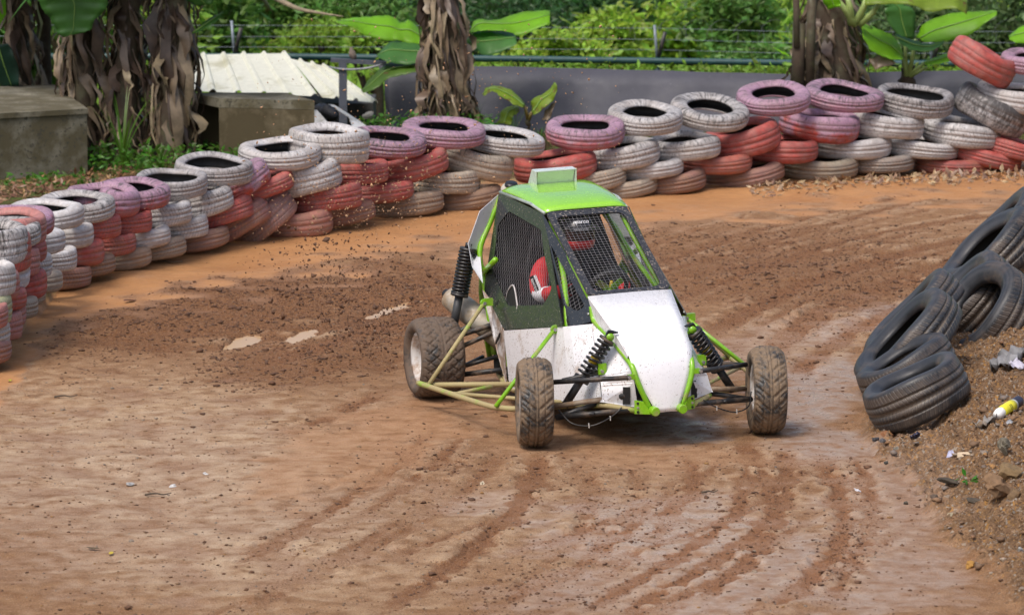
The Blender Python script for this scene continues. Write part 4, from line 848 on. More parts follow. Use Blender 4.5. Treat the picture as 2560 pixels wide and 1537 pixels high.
# front suspension
def coil(a, b, r, wire, turns, mb):
    a, b = Vector(a), Vector(b); t = (b-a).normalized(); x = t.cross(Vector((0,1,0))).normalized(); y = t.cross(x); n = int(turns*14)
    mb.tube([a+(b-a)*(i/n)+(x*math.cos(i*2*math.pi/14)+y*math.sin(i*2*math.pi/14))*r for i in range(n+1)], wire, 6)
def shock(s, top, bot, r, split, turns, body):
    a, b = S(s, top), S(s, bot); d = b-a; e = MB()
    e.tube([a+d*.02, a+d*split], r*.30, 10); e.tube([a+d*(split-.03), b], r*.56, 12)
    sh = e.build('shock_absorber', body, kart, True)
    m = MB(); coil(a+d*.07, a+d*split, r, r*.21, turns, m); m.build('spring', SPR, sh, True)
    m = MB(); m.tube([a-d*.02, a+d*.035], r*.5, 10); m.tube([a+d*.035, a+d*.065], r*1.12, 16); m.build('spring_collar', BLK, sh, True)
    m = MB(); m.tube([a+d*(split-.0175), a+d*(split+.0175)], r*1.18, 16); m.build('spring_collar', BLK, sh, True)
    m = MB(); m.tube([a+d*(split*.50), a+d*(split*.62)], r*.66, 12); m.build('band', YEL, sh, True)
    return sh
def front(s):
    hub = (-.655,.30,.30)
    up, lo = (-.655,.305,.435), (-.665,.25,.215)
    m = MB(); m.tube([S(s, (-.235,.02,.474)), S(s, up)], .0165, 10); m.tube([S(s, (-.335,.285,.478)), S(s, (-.60,.29,.442))], .0155, 10); m.build('upper_arm', BLK, kart, True)
    m = MB(); m.tube([S(s, (-.195,.07,.256)), S(s, lo)], .0175, 10); m.tube([S(s, (-.35,.26,.285)), S(s, lo)], .0165, 10); m.tube([S(s, (-.44,.14,.236)), S(s, (-.52,.25,.235))], .013, 8); m.build('lower_arm', BLK, kart, True)
    m = MB(); m.tube([S(s, (-.225,.15,.335)), S(s, (-.33,.19,.318))], .0095, 8); m.tube([S(s, (-.32,.19,.32)), S(s, (-.655,.33,.272))], .017, 10); t = m.build('steering_rod', ROD, kart, True)
    m = MB(); m.lathe([(.012, -.045), (.026, -.03), (.030, 0), (.024, .025), (.01, .03)], Matrix.Translation(S(s, (-.228,.15,.335)))@Matrix.Rotation(math.pi/2, 4, 'Y'), 14); m.build('rubber_boot', BLK, t, True)
    m = MB(); m.slab([S(s, p) for p in [(-.205,.110,.395), (-.245,.134,.395), (-.25,.132,.285), (-.21,.107,.285)]], .008); m.build('rod_opening', DARK, kart)
    for c, b in (((-.212,.035,.475), (-.240,.012,.475)), ((-.338,.272,.50), (-.344,.25,.487)), ((-.36,.27,.288), (-.36,.25,.288))):
        m = MB(); m.box(S(s, c), (.055, .030, .032 if c[2] != .50 else .07)); e = m.build('arm_bracket', TUBE, kart)
        m = MB(); m.lathe([(0, .012), (.011, .012), (.011, -.012), (0, -.012)], Matrix.Translation(S(s, b))@Matrix.Rotation(math.pi/2, 4, 'X'), 10); m.build('bolt', STEEL, e)
    sh = shock(s, (-.282,.275,.705), (-.575,.345,.265), .047, .62, 9, BLK)
    m = MB(); m.lathe([(0, .022), (.024, .022), (.024, -.022), (0, -.022)], Matrix.Translation(S(s, (-.279,.268,.703)))@Matrix.Rotation(math.pi/2, 4, 'X'), 14); m.tube([S(s, (-.276,.285,.70)), S(s, (-.27,.30,.66))], .018, 8); b = m.build('shock_mount', TUBE, sh, True)
    m = MB(); m.slab([S(s, p) for p in [(-.305,.27,.720), (-.29,.26,.745), (-.265,.255,.742), (-.225,.255,.728), (-.262,.262,.726)]], .02); m.build('rubber_flap', SPR, sh)
    m = MB(); m.tube(smooth_path([S(s, p) for p in [(-.655,.22,.27), (-.60,.13,.195), (-.50,.08,.175), (-.42,.06,.195), (-.33,.07,.235), (-.275,.08,.275)]], 6), .0042, 6); h = m.build('brake_hose', SPR, kart, True)
    for c, z in (((-.50,.078,.178), .03), ((-.36,.065,.215), .028)): m = MB(); m.box(S(s, c), (.004, .012, z)); m.build('cable_tie', mat('pale tie', (.6, .58, .55), .5), h)
both(front)
# rear suspension, exhaust, engine mass
def rear(s):
    m = MB(); m.tube([S(s, (-.42,2.12,.545)), S(s, (-.78,2.30,.42))], .0185, 10); m.tube([S(s, (-.40,2.45,.56)), S(s, (-.78,2.32,.42))], .0165, 10); m.tube([S(s, (-.42,2.13,.50)), S(s, (-.78,2.25,.34))], .0165, 10); m.box(S(s, (-.43,2.12,.52)), (.10, .07, .11)); m.build('rear_upper_arm', BLK, kart, True)
    m = MB(); m.tube([S(s, (-.46,1.98,.235)), S(s, (-.80,2.26,.17))], .0185, 10); m.tube([S(s, (-.42,2.18,.30)), S(s, (-.80,2.30,.20))], .015, 8); m.tube([S(s, (-.45,2.6,.22)), S(s, (-.80,2.32,.17))], .0165, 8); m.build('rear_lower_arm', BLK, kart, True)
    shock(s, (-.585,2.37,1.045), (-.715,2.40,.46), .052, .58, 13, mat('grey damper body', (.05, .052, .055), .4, var=.2))
    m = MB(); m.box(S(s, (-.74,2.34,.40)), (.05, .09, .16)); m.build('rear_hub_carrier', BLK, kart)
both(rear)
m = MB(); a, b = Vector((-.655,2.66,.655)), Vector((-.42,2.16,.40)); d = (b-a).normalized()
m.tube([a, a+d*.012, a+d*.05, b], [.060, .078, .085, .085], 20); e = m.build('exhaust_silencer', DUCT, kart, True)
m = MB(); m.tube([a-d*.05, a+d*.02], .03, 12); m.build('tail_pipe', BLK, e, True)
m = MB(); m.box((-.50,2.45,.60), (.10, .02, .03)); m.build('clamp', STEEL, e)
m = MB(); m.box((0, 2.5, .42), (.62, .46, .42)); m.box((.05, 2.5, .68), (.4, .3, .2)); m.tube([(-.42,2.3,.4), (.42,2.3,.4)], .05, 12); m.build('engine', BLK, kart)

# wheels: real tread blocks cut into the tyre
def wheel(x, y, z, R, W, rimR, yaw, kind):
    s = 1 if x > 0 else -1
    root = empty('wheel', (x, y, z), (0, -KROLL, yaw)); root.parent = kart
    n, mm = 264, 46; V = np.zeros((n, mm+12, 3)); zz = np.linspace(-W/2*.94, W/2*.94, mm)
    # stations across: inner bead, sidewall, tread, sidewall, outer bead
    sidew = [(rimR+.004, -.36), (rimR+.012, -.47), (rimR+(R-rimR)*.35, -.53), (rimR+(R-rimR)*.68, -.535), (R-.03, -.50)]
    A = np.arange(n)/n*2*np.pi
    st = [(r, t*W) for r, t in sidew]
    for i, (r, t) in enumerate(st): V[:, i] = np.stack([np.full(n, t), r*np.cos(A), r*np.sin(A)], -1)
    for j, t in enumerate(zz):
        u = abs(t)/(W/2); crown = R-(.030*u**3.2 if kind == 'front' else .020*u**5)
        if kind == 'front':
            q = (A*20/(2*np.pi)+u*1.0) % 1.0; cut = (q < .27) & (u > .10); q2 = (A*40/(2*np.pi)+u*2.0) % 1.0
            cut2 = (np.abs(u-.10) < .055) | (np.abs(u-.50) < .045) | ((q2 < .22) & (u > .52)); dep = np.where(cut, .0115, 0)+np.where(cut2 & ~cut, .008, 0)
        else:
            q = (A*26/(2*np.pi)+u*1.7) % 1.0; q2 = (A*26/(2*np.pi)-u*1.7+.35) % 1.0
            cut = ((q < .19) & (u > .12)) | ((q2 < .14) & (u > .30) & (u < .8)); dep = np.where(cut, .0115, 0)+np.where(u < .06, .003, 0)
        rr = crown-dep+.0012*np.sin(A*3+j*.4); V[:, 5+j] = np.stack([np.full(n, t), rr*np.cos(A), rr*np.sin(A)], -1)
    for i, (r, t) in enumerate(st[::-1]): V[:, 5+mm+i] = np.stack([np.full(n, -t), r*np.cos(A), r*np.sin(A)], -1)
    for i, (r, t) in enumerate(((rimR-.004, .30), (rimR-.004, -.30))): V[:, 10+mm+i] = np.stack([np.full(n, t*W), r*np.cos(A), r*np.sin(A)], -1)
    T_ = mm+12; I = np.arange(n)[:, None]*T_; J = np.arange(T_)[None]; I2 = ((np.arange(n)+1) % n)[:, None]*T_; J2 = (J+1) % T_
    F = np.stack([I+J, I+J2, I2+J2, I2+J], -1).reshape(-1, 4)
    mk_np('tyre', V.reshape(-1, 3), F, TYR if kind == 'rear' else TYF, root, False)
    Mx = Matrix.Rotation(math.pi/2*s, 4, 'Y'); w = W/2
    m = MB(); m.lathe([(.02, .30*w), (.055, .32*w), (.062, .12*w), (rimR*.60, .02*w), (rimR*.80, .05*w), (rimR*.86, .55*w), (rimR*.92, .80*w), (rimR+.006, .84*w), (rimR+.008, .78*w), (rimR-.004, .70*w), (rimR-.012, .3*w), (rimR-.02, -.3*w), (rimR-.006, -.72*w), (rimR+.008, -.80*w), (rimR+.004, -.86*w), (rimR-.03, -.80*w), (rimR*.80, -.5*w), (rimR*.75, -.05*w), (.03, -.05*w)], Mx, 40); rim = m.build('rim', RIM, root, True)
    m = MB(); m.lathe([(0, .44*w), (.028, .44*w), (.034, .38*w), (.034, .1*w), (0, .1*w)], Mx, 14); m.tube([Mx@Vector((rimR*.7, .02, .12*w)), Mx@Vector((rimR*.74, .025, .55*w))], .008, 6); m.build('hub_cap', BLK, rim, True)

    m = MB(); m.lathe([(0, -.2*w), (.13, -.2*w), (.13, -.26*w), (0, -.26*w)], Mx, 26); m.build('brake_disc', mat('disc steel', (.2, .19, .18), .4, metal=.7), root)
    return root
def tyre_rubber(nm, mudcol, amt):
    k = NT(nm); co = k.coord(); sx = k.n('SeparateXYZ', {0: co}); rad = k.math('SQRT', k.math('ADD', k.math('MULTIPLY', sx.outputs[1], sx.outputs[1]), k.math('MULTIPLY', sx.outputs[2], sx.outputs[2])))
    g, g2 = k.noise(co, 7, 6, .65), k.noise(co, 45, 4)
    c = k.mix(g2, (.022, .022, .023), (.05, .05, .05)); f = k.ramp(k.math('ADD', g, k.math('MULTIPLY', k.math('SUBTRACT', g2, .5), .5)), .62-amt*.5, .80-amt*.5)
    c = k.mix(k.math('MULTIPLY', f, .92), c, k.mix(g2, tuple(x*.7 for x in mudcol), mudcol)); k.set('Base Color', c); k.set('Roughness', k.ramp(f, 0, 1, .42, .8)); k.bump(g2, .6, .006); return k.m
TYF = tyre_rubber('front tyre rubber', (.235, .165, .105), .52); TYR = tyre_rubber('rear tyre rubber', (.150, .105, .075), .62)
RIM = mat('white muddy rim', (.58, .57, .56), .42, var=.08, dirt=(.27, .16, .09), damt=.5, dscale=10)
steer = R_(-13)
for sx_ in (-1, 1): wheel(.788*sx_, .30, .288-.0386*.788*sx_, .288, .200, .168, steer, 'front')
for sx_, hx_ in ((-1, .885), (1, .735)): wheel(hx_*sx_, 2.288, .272-.0386*.885*sx_, .274, .285, .168, 0, 'rear')
# seat, steering wheel
m = MB(); sx0 = -.04
m.sheet([[(sx0-.22, 1.55, .36), (sx0-.12, 1.55, .30), (sx0+.12, 1.55, .30), (sx0+.22, 1.55, .36)], [(sx0-.24, 1.9, .34), (sx0-.12, 1.92, .26), (sx0+.12, 1.92, .26), (sx0+.24, 1.9, .34)], [(sx0-.25, 1.98, .6), (sx0-.12, 2.03, .6), (sx0+.12, 2.03, .6), (sx0+.25, 1.98, .6)], [(sx0-.24, 2.02, .95), (sx0-.12, 2.08, .95), (sx0+.12, 2.08, .95), (sx0+.24, 2.02, .95)], [(sx0-.15, 2.08, 1.22), (sx0-.08, 2.10, 1.22), (sx0+.08, 2.10, 1.22), (sx0+.15, 2.08, 1.22)]], .03)
for s in (-1, 1): m.slab([(sx0+.16*s, 1.72, 1.25), (sx0+.16*s, 2.08, 1.25), (sx0+.17*s, 2.08, 1.05), (sx0+.17*s, 1.75, 1.08)], .025)
m.build('bucket_seat', mat('black seat cloth', (.014, .014, .016), .8, var=.3), kart)
SWC = Vector((-.040, 1.00, .902)); SWM = Matrix.Translation(SWC)@Matrix.Rotation(R_(-58), 4, 'X')
m = MB(); m.lathe([(.125+.017*math.cos(t), .017*math.sin(t)) for t in np.linspace(0, 2*math.pi, 9)[:-1]], SWM, 36, True); sw = m.build('steering_wheel', mat('suede rim', (.025, .025, .028), .7), kart, True)
for a in (R_(215), R_(325), R_(90)):
    m = MB(); dv = Vector((math.cos(a), math.sin(a), 0)); m.add([SWM@(dv*r+Vector((-dv.y, dv.x, 0))*t+Vector((0, 0, z-(.125-r)*.25))) for r in (.02, .12) for t in (-.022, .022) for z in (-.004, .004)], [(0,1,3,2),(4,6,7,5),(0,4,5,1),(2,3,7,6),(0,2,6,4),(1,5,7,3)]); m.build('spoke', TUBE, sw)
m = MB(); m.tube([SWM@Vector((.045, .118, .012)), SWM@Vector((.030, .05, .016)), SWM@Vector((.024, -.03, .018))], .011, 8); m.build('strap', YEL, sw, True)
m = MB(); m.tube([SWM@Vector((0, 0, -.02)), SWM@Vector((0, 0, -.45))], .018, 10); m.build('steering_column', TUBE, sw, True)

# ------------------------------------------------------------------ the driver
SUITK = mat('black race suit', (.015, .016, .018), .8, var=.3); SUITR = mat('red suit cloth', (.52, .020, .026), .75, var=.25, scale=20); SUITW = mat('white suit patch', (.72, .72, .76), .7, var=.05)
def skin_mesh(nodes, edges, sub=2):
    bm = bmesh.new(); lay = bm.verts.layers.skin.verify(); vs = [bm.verts.new(p) for p, r in nodes]
    for i, (p, r) in enumerate(nodes): vs[i][lay].radius = (r if hasattr(r, '__len__') else (r, r)); vs[i][lay].use_root = (i == 0)
    for a, b in edges: bm.edges.new((vs[a], vs[b]))
    me = bpy.data.meshes.new('tmp'); bm.to_mesh(me); bm.free(); o = bpy.data.objects.new('tmp', me); C.objects.link(o)
    sk = o.modifiers.new('s', 'SKIN'); sk.use_smooth_shade = True; sb = o.modifiers.new('u', 'SUBSURF'); sb.levels = sub; sb.render_levels = sub
    dg = bpy.context.evaluated_depsgraph_get(); out = bpy.data.meshes.new_from_object(o.evaluated_get(dg)); bpy.data.objects.remove(o); return out
KM = Matrix.Translation(kart.location)@Euler((0, KROLL, KYAW)).to_matrix().to_4x4()
dx = -.045
ROOT = Vector((dx, 1.72, .36))
person = None
def toR(p): return Vector(p)-ROOT
sh_ = {1: (dx+.19, 1.80, .95), -1: (dx-.19, 1.80, .95)}; el = {1: (dx+.30, 1.42, .78), -1: (dx-.315, 1.50, .80)}; wr = {1: (dx+.135, 1.07, .935), -1: (dx-.155, 1.075, .90)}
nodes = [((dx, 1.72, .40), (.15, .12)), ((dx, 1.78, .60), (.14, .11)), ((dx, 1.80, .82), (.165, .115)), ((dx, 1.80, .96), (.10, .08)), ((dx, 1.76, 1.06), (.062, .062)), ((dx, 1.72, 1.16), (.08, .085))]
edges = [(0,1), (1,2), (2,3), (3,4), (4,5)]
for s in (-1, 1):
    b = len(nodes)
    nodes += [(sh_[s], (.075, .075)), (tuple((Vector(sh_[s])*.5+Vector(el[s])*.5)+Vector((.02*s, 0, 0))), (.072, .072)), (el[s], (.062, .062)), (wr[s], (.036, .036))]
    edges += [(3, b), (b, b+1), (b+1, b+2), (b+2, b+3)]
    b = len(nodes); nodes += [((dx+.11*s, 1.62, .40), (.10, .095)), ((dx+.15*s, 1.18, .56), (.072, .07)), ((dx+.12*s, .86, .40), (.055, .055)), ((dx+.11*s, .66, .36), (.042, .045)), ((dx+.11*s, .56, .42), (.038, .03))]
    edges += [(0, b), (b, b+1), (b+1, b+2), (b+2, b+3), (b+3, b+4)]
me = skin_mesh([(toR(p), r) for p, r in nodes], edges)
for m_ in (SUITK, SUITR, SUITW): me.materials.append(m_)
for pl in me.polygons:
    c = Vector(pl.center)+ROOT; i = 0
    arm = (abs(c.x-dx) > .17 and c.z > .66) or (c.y < 1.42 and c.z > .70)
    if arm and c.x < dx-.17 and c.y > 1.15: i = 1
    if arm and c.x < dx-.2:                       # right sleeve: white flash low down and a white bar by the badge
        if c.z < .835-.5*(c.y-1.5) and 1.40 < c.y < 1.70 and c.z > .68: i = 2
    if c.z < .66 and c.y < 1.25: i = 1
    pl.material_index = i; pl.use_smooth = True
person = bpy.data.objects.new('person', me); C.objects.link(person)
person.matrix_world = KM@Matrix.Translation(ROOT)
tag(person, 'driver in a black and red race suit and black helmet, strapped in the green buggy', 'person')
HC = Vector((dx-.012, 1.60, 1.195))-ROOT
HB = mat('black helmet shell', (.035, .037, .042), .22, var=.15, coat=.5); RV = mat('red helmet trim', (.55, .025, .025), .3, var=.15)
m = MB(); V = []; n1, n2 = 28, 18
for i in range(n2+1):
    ph = math.pi*i/n2
    for k_ in range(n1):
        a = 2*math.pi*k_/n1; x, y, z = .122*math.sin(ph)*math.cos(a), .142*math.sin(ph)*math.sin(a), .135*math.cos(ph)
        if y < -.04 and z < -.02: y -= .035*min(1, (-z-.02)/.06); 
        if z < -.09: x *= .93
        V.append(HC+Vector((x, y, z)))
F = [(i*n1+k_, (i+1)*n1+k_, (i+1)*n1+(k_+1)%n1, i*n1+(k_+1)%n1) for i in range(n2) for k_ in range(n1)]
keep = []
for f in F:
    c = sum((V[i] for i in f), Vector((0,0,0)))/4-HC
    if not (c.y < -.075 and -.045 < c.z < .035 and abs(c.x) < .095): keep.append(f)
hel = mk('helmet', V, keep, HB, person, True)
def patch(nm, z0, z1, hw, r, mt, t=.004, par=hel):
    rows = []
    for z in np.linspace(z0, z1, 5):
        row = []
        for a in np.linspace(-1, 1, 13):
            x = hw*a; s_ = 1-(x/.125)**2-(z/.14)**2; y = -.146*math.sqrt(max(.02, s_))-r
            if z < -.02: y -= .035*min(1, (-z-.02)/.06)
            row.append(HC+Vector((x, y, z)))
        rows.append(row)
    m = MB(); m.sheet(rows, t); return m.build(nm, mt, par, True)
patch('chin_trim', -.105, -.045, .098, .004, RV); patch('visor_frame', .030, .046, .104, .005, mat('grey visor edge', (.25, .26, .30), .35))
k = NT('clear visor'); k.set('Base Color', (.06, .012, .012, 1)); k.set('Roughness', .06); k.set('Alpha', .42); patch('visor', -.046, .031, .100, .001, k.m)
m = MB(); m.slab([HC+Vector(p) for p in ((-.105,-.105,.052), (.105,-.105,.052), (.10,-.215,.038), (.0,-.235,.036), (-.10,-.215,.038))], .008); m.build('peak', HB, hel)
# face behind the visor
SK = mat('skin', (.42, .24, .16), .5, var=.08)
m = MB(); m.ball(HC+Vector((0, -.02, -.005)), (.082, .095, .115), 18, 12); m.ball(HC+Vector((0, -.118, -.02)), (.014, .02, .022), 8, 6)
for s in (-1, 1): m.ball(HC+Vector((.034*s, -.100, .008)), (.018, .012, .010), 8, 6)
m.build('face', SK, person, True)
for s in (-1, 1): m = MB(); m.ball(HC+Vector((.034*s, -.109, .008)), (.008, .006, .008), 8, 6); m.build('eye', mat('dark eye', (.02, .012, .01), .2), person, True)
# gloves: palm and five fingers closed round the rim
def glove(s):
    wrist = Vector(wr[s]); ang = R_(28) if s > 0 else R_(158)
    rim = SWM@Vector((.125*math.cos(ang), .125*math.sin(ang), 0)); fw = (rim-wrist).normalized()
    tang = (SWM.to_3x3()@Vector((-math.sin(ang), math.cos(ang), 0)))*(1 if s > 0 else -1); out = tang.cross(fw).normalized()*(1 if s > 0 else -1)
    if out.z < 0: out = -out
    N = [(wrist, .030), (wrist+fw*.045, (.036, .024))]; E_ = [(0, 1)]
    for q, (off, L) in enumerate(((-.030, .072), (-.010, .082), (.011, .078), (.030, .062))):
        b = len(N); base = wrist+fw*.075+tang*off+out*.012
        N += [(base, .012), (base+fw*L*.42+out*.016, .010), (base+fw*L*.72-out*.008, .0095), (base+fw*L*.55-out*.034, .0085)]; E_ += [(1, b), (b, b+1), (b+1, b+2), (b+2, b+3)]
    b = len(N); base = wrist+fw*.035+tang*-.036; N += [(base, .013), (base+fw*.03-out*.022-tang*.006, .011), (base+fw*.05-out*.034+tang*.012, .0095)]; E_ += [(1, b), (b, b+1), (b+1, b+2)]
    me = skin_mesh([(toR(p), r) for p, r in N], E_, 1); me.materials.append(SUITR); me.polygons.foreach_set('use_smooth', [True]*len(me.polygons))
    o = bpy.data.objects.new('glove', me); C.objects.link(o); o.parent = person
both(glove)
def text(name, body, size, M, mt, parent, ext=.0008):
    cu = bpy.data.curves.new('t', 'FONT'); cu.body = body; cu.size = size; cu.align_x = 'CENTER'; cu.align_y = 'CENTER'; cu.extrude = ext
    o = bpy.data.objects.new('t', cu); C.objects.link(o); dg = bpy.context.evaluated_depsgraph_get(); me = bpy.data.meshes.new_from_object(o.evaluated_get(dg)); bpy.data.objects.remove(o)
    me.transform(M); me.materials.clear(); me.materials.append(mt); r = bpy.data.objects.new(name, me); C.objects.link(r); r.parent = parent; return r
LET = mat('white lettering', (.75, .75, .78), .5, var=.02)
text('lettering', 'sparco', .040, Matrix.Translation(HC+Vector((-.005, -.128, .082)))@Matrix.Rotation(R_(62), 4, 'X'), LET, hel, .004)
# sleeve badge on the outer right arm
bc = Vector((dx-.352, 1.475, .880))-ROOT
Mb = Matrix.Translation(bc)@Euler((R_(90), 0, R_(-62))).to_matrix().to_4x4()@Matrix.Rotation(R_(-62), 4, 'Z')
m = MB(); m.add([Mb@Vector((x*.062, y*.019, z*.004)) for x in (-1,1) for y in (-1,1) for z in (-1,1)], [(0,1,3,2),(4,6,7,5),(0,4,5,1),(2,3,7,6),(0,2,6,4),(1,5,7,3)]); bd_ = m.build('sleeve_badge', SUITK, person)
text('lettering', 'sparco', .034, Mb@Matrix.Translation((0, 0, .005)), LET, bd_)
m = MB(); m.add([Mb@Vector((x*.055, .031+y*.010, z*.003)) for x in (-1,1) for y in (-1,1) for z in (-1,1)], [(0,1,3,2),(4,6,7,5),(0,4,5,1),(2,3,7,6),(0,2,6,4),(1,5,7,3)]); m.build('sleeve_stripe', SUITW, person)
# harness
for s in (-1, 1):
    m = MB(); m.sheet([[(toR((dx+s*.075-.025, y, z))), (toR((dx+s*.075+.025, y, z)))] for y, z in ((1.93,1.0), (1.80,1.06), (1.68,.94), (1.655,.75), (1.64,.5))], .004)
    m.build('harness', mat('dark harness', (.02, .02, .03), .7), person)

# ------------------------------------------------------------------ behind the wall: concrete boxes, shed roof, barrier, fence
CONC = mat('weathered concrete', (.20, .185, .14), .85, var=.45, scale=3, bump=.5, dirt=(.075, .062, .03), damt=.75, dscale=2.2, spk=(.06, .055, .04), sthr=.6, sscale=30)
def onz(u, v, z): return G(u, v, z)
b0 = AT(217, 281, 40.7); zt = b0.z
fp = [onz(217, 281, zt), onz(-70, 297, zt), onz(-150, 232, zt), onz(133, 221, zt)]; g0 = terr(b0.x, b0.y)-.1
e = empty('concrete_box', (b0.x, b0.y, g0), label='mossy grey concrete box at the left frame edge, lid flush with its walls', cat='concrete box')
L = lambda p: Vector(p)-e.location
m = MB(); m.add([L(p) for p in fp]+[L((p.x, p.y, g0)) for p in fp], [(3,2,1,0),(4,5,6,7),(0,1,5,4),(1,2,6,5),(2,3,7,6),(3,0,4,7)]); m.build('wall', CONC, e)
m = MB(); m.slab([L(p)+Vector((0, 0, .012)) for p in [p+(p-sum(fp, Vector())/4).normalized()*.02 for p in fp]], .05); m.build('lid', CONC, e)
b0 = AT(547, 247, 41.6); zt = b0.z; fp = [onz(547, 247, zt), onz(786, 252, zt), onz(716, 232, zt), onz(479, 232, zt)]; g0 = terr(b0.x, b0.y)-.1
e = empty('concrete_box', (b0.x, b0.y, g0), label='brown stained concrete box with an open dark left side, behind the dirty white top tyre', cat='concrete box')
L = lambda p: Vector(p)-e.location
cen = sum(fp, Vector())/4; inn = [p.lerp(cen, .14) for p in fp]
def wallq(m, a, b, ai, bi, z0, z1):
    P = [(a.x, a.y), (b.x, b.y), (bi.x, bi.y), (ai.x, ai.y)]; m.add([L((x, y, z0)) for x, y in P]+[L((x, y, z1)) for x, y in P], [(3,2,1,0),(4,5,6,7),(0,1,5,4),(1,2,6,5),(2,3,7,6),(3,0,4,7)])
m = MB(); zc = zt-.09
for i in (0, 1, 2): wallq(m, fp[i], fp[i+1], inn[i], inn[i+1], g0, zc-.003)
m.build('wall', mat('brown stained concrete', (.19, .155, .095), .85, var=.45, scale=2.5, bump=.5, dirt=(.06, .046, .022), damt=.8, dscale=2.4), e)
m = MB(); m.slab([L((p.x, p.y, zt-.045)) for p in fp], .09); m.build('lid', CONC, e)
m = MB(); m.slab([L((p.x, p.y, g0+.1)) for p in inn], .05); m.build('floor', CONC, e)
# shed roof of ribbed sheet, a second lower sheet to the right
SHEET = mat('cream roof sheet', (.62, .62, .52), .42, var=.1, dirt=(.36, .35, .24), damt=.25, dscale=2)
e = empty('shed', AT(640, 235, 45.4), label='low shed with cream ribbed metal roof sheets behind the concrete box', cat='shed')
L = lambda p: Vector(p)-e.location
def ribbed(name, tl, tr, br, bl, nrib):
    rows = []
    for t in np.linspace(0, 1, 5):
        a, b = tl.lerp(bl, t), tr.lerp(br, t); row = []
        for i in range(nrib):
            for f, h in ((0, 0), (.60, 0), (.72, .030), (.82, .030), (.90, 0)): row.append(L(a.lerp(b, (i+f)/nrib))+Vector((0, -.1*h, h)))
        rows.append(row)
    m = MB(); m.sheet(rows, .004); return m.build(name, SHEET, e)
ribbed('roof_sheet', AT(470, 138, 47.2), AT(722, 134, 47.2), AT(803, 242, 45.4), AT(484, 228, 45.4), 5)
ribbed('roof_sheet', AT(728, 148, 46.9), AT(815, 167, 46.7), AT(950, 259, 45.0), AT(806, 244, 45.25), 3)
m = MB(); a, b = AT(490, 240, 45.55), AT(930, 262, 45.2); m.box(L((a.lerp(b, .5).x, 46.2, -.25)), ((b-a).length*.98, 1.0, .95)); m.build('wall', mat('shaded shed gap', (.05, .05, .05), .8), e)  # unseen wall, dark to stand for the shaded gap under the roof edge
# grey T-shaped pole with a dove on it
STEELG = mat('grey painted steel', (.10, .11, .14), .5, var=.25)
pb = AT(857, 262, 44.8); e = empty('t_pole', (pb.x, pb.y, terr(pb.x, pb.y)), label='grey steel t shaped pole in front of the shed roof', cat='pole'); L = lambda p: Vector(p)-e.location
m = MB(); tp = AT(857, 152, 44.8); m.box(L((tp.x, tp.y, (tp.z+e.location.z)/2)), (.085, .07, tp.z-e.location.z)); m.build('post', STEELG, e)
m = MB(); a, b = AT(827, 149, 44.8), AT(966, 158, 44.8); c_ = (a+b)/2; m.box(L(c_)+Vector((0, 0, -.005)), ((b-a).length, .06, .045), (0, math.atan2(a.z-b.z, b.x-a.x), 0)); m.build('cross_arm', STEELG, e)
m = MB(); m.tube(smooth_path([L(AT(u, v, 44.75)) for u, v in ((822, 168), (860, 174), (910, 172), (955, 162))], 4), .011, 6); m.build('brace', mat('pale rod', (.3, .31, .36), .5), e)
bb = AT(881, 136, 44.8); e = empty('dove', (bb.x, bb.y, AT(881, 147, 44.8).z), label='small grey brown dove perched on the t shaped pole', cat='bird'); L = lambda p: Vector(p)-e.location
sc = .125; BIRD = mat('dove feathers', (.26, .20, .17), .8, var=.3, scale=20)
m = MB(); q = lambda x, y, z: Vector((x*sc, y*sc, z*sc))
m.tube([q(.25, .1, -.05), q(.12, .05, .12), q(0, 0, .38), q(-.06, -.03, .62), q(-.08, -.05, .76), q(-.10, -.06, .90), q(-.14, -.08, .98)], [.02, .035, .042, .032, .020, .021, .008], 12); m.build('body', BIRD, e, True)
m = MB(); m.sheet([[q(.20, -.26, .10), q(.06, -.30, .50)], [q(.32, -.1, -.05), q(.10, -.12, .60)]], .012); m.build('wing', mat('dove wing', (.17, .14, .13), .8, var=.3), e, True)
m = MB(); m.tube([q(-.15, -.09, .92), q(-.24, -.13, .90)], [.006, .002], 6); m.build('beak', SPR, e)
for s in (-1, 1): m = MB(); m.tube([q(.05*s, 0, .12), q(.05*s, 0, 0.0)], .005, 5); m.build('leg', mat('bird leg', (.35, .12, .1), .6), e)
# grey fabric barrier
TOP = [(944, 160), (1010, 163), (1150, 166), (1300, 168), (1480, 173), (1640, 177), (1800, 182), (2000, 186), (2150, 182), (2300, 179), (2450, 176), (2640, 172)]
rows = [[], [], [], [], [], []]
TP = smooth_path([AT(u, v, 45.5) for u, v in TOP], 4)
for i, p in enumerate(TP):
    for j in range(6):
        t = j/5; rows[j].append(Vector((p.x+.06*t*(1 if i else 6), p.y-.40*t+.02*math.sin(i*1.3+j), p.z-(p.z+.25)*t+.006*math.sin(i*.9+j*1.7)*(j > 0))))
FAB = mat('grey barrier fabric', (.062, .063, .082), .6, var=.12, scale=4, spk=(.13, .13, .15), sthr=.7, sscale=40)
m = MB(); m.sheet(rows, .015); o = m.build('fabric_barrier', FAB, None, True); tag(o, 'long slate grey fabric barrier standing behind the tyre wall', 'barrier')
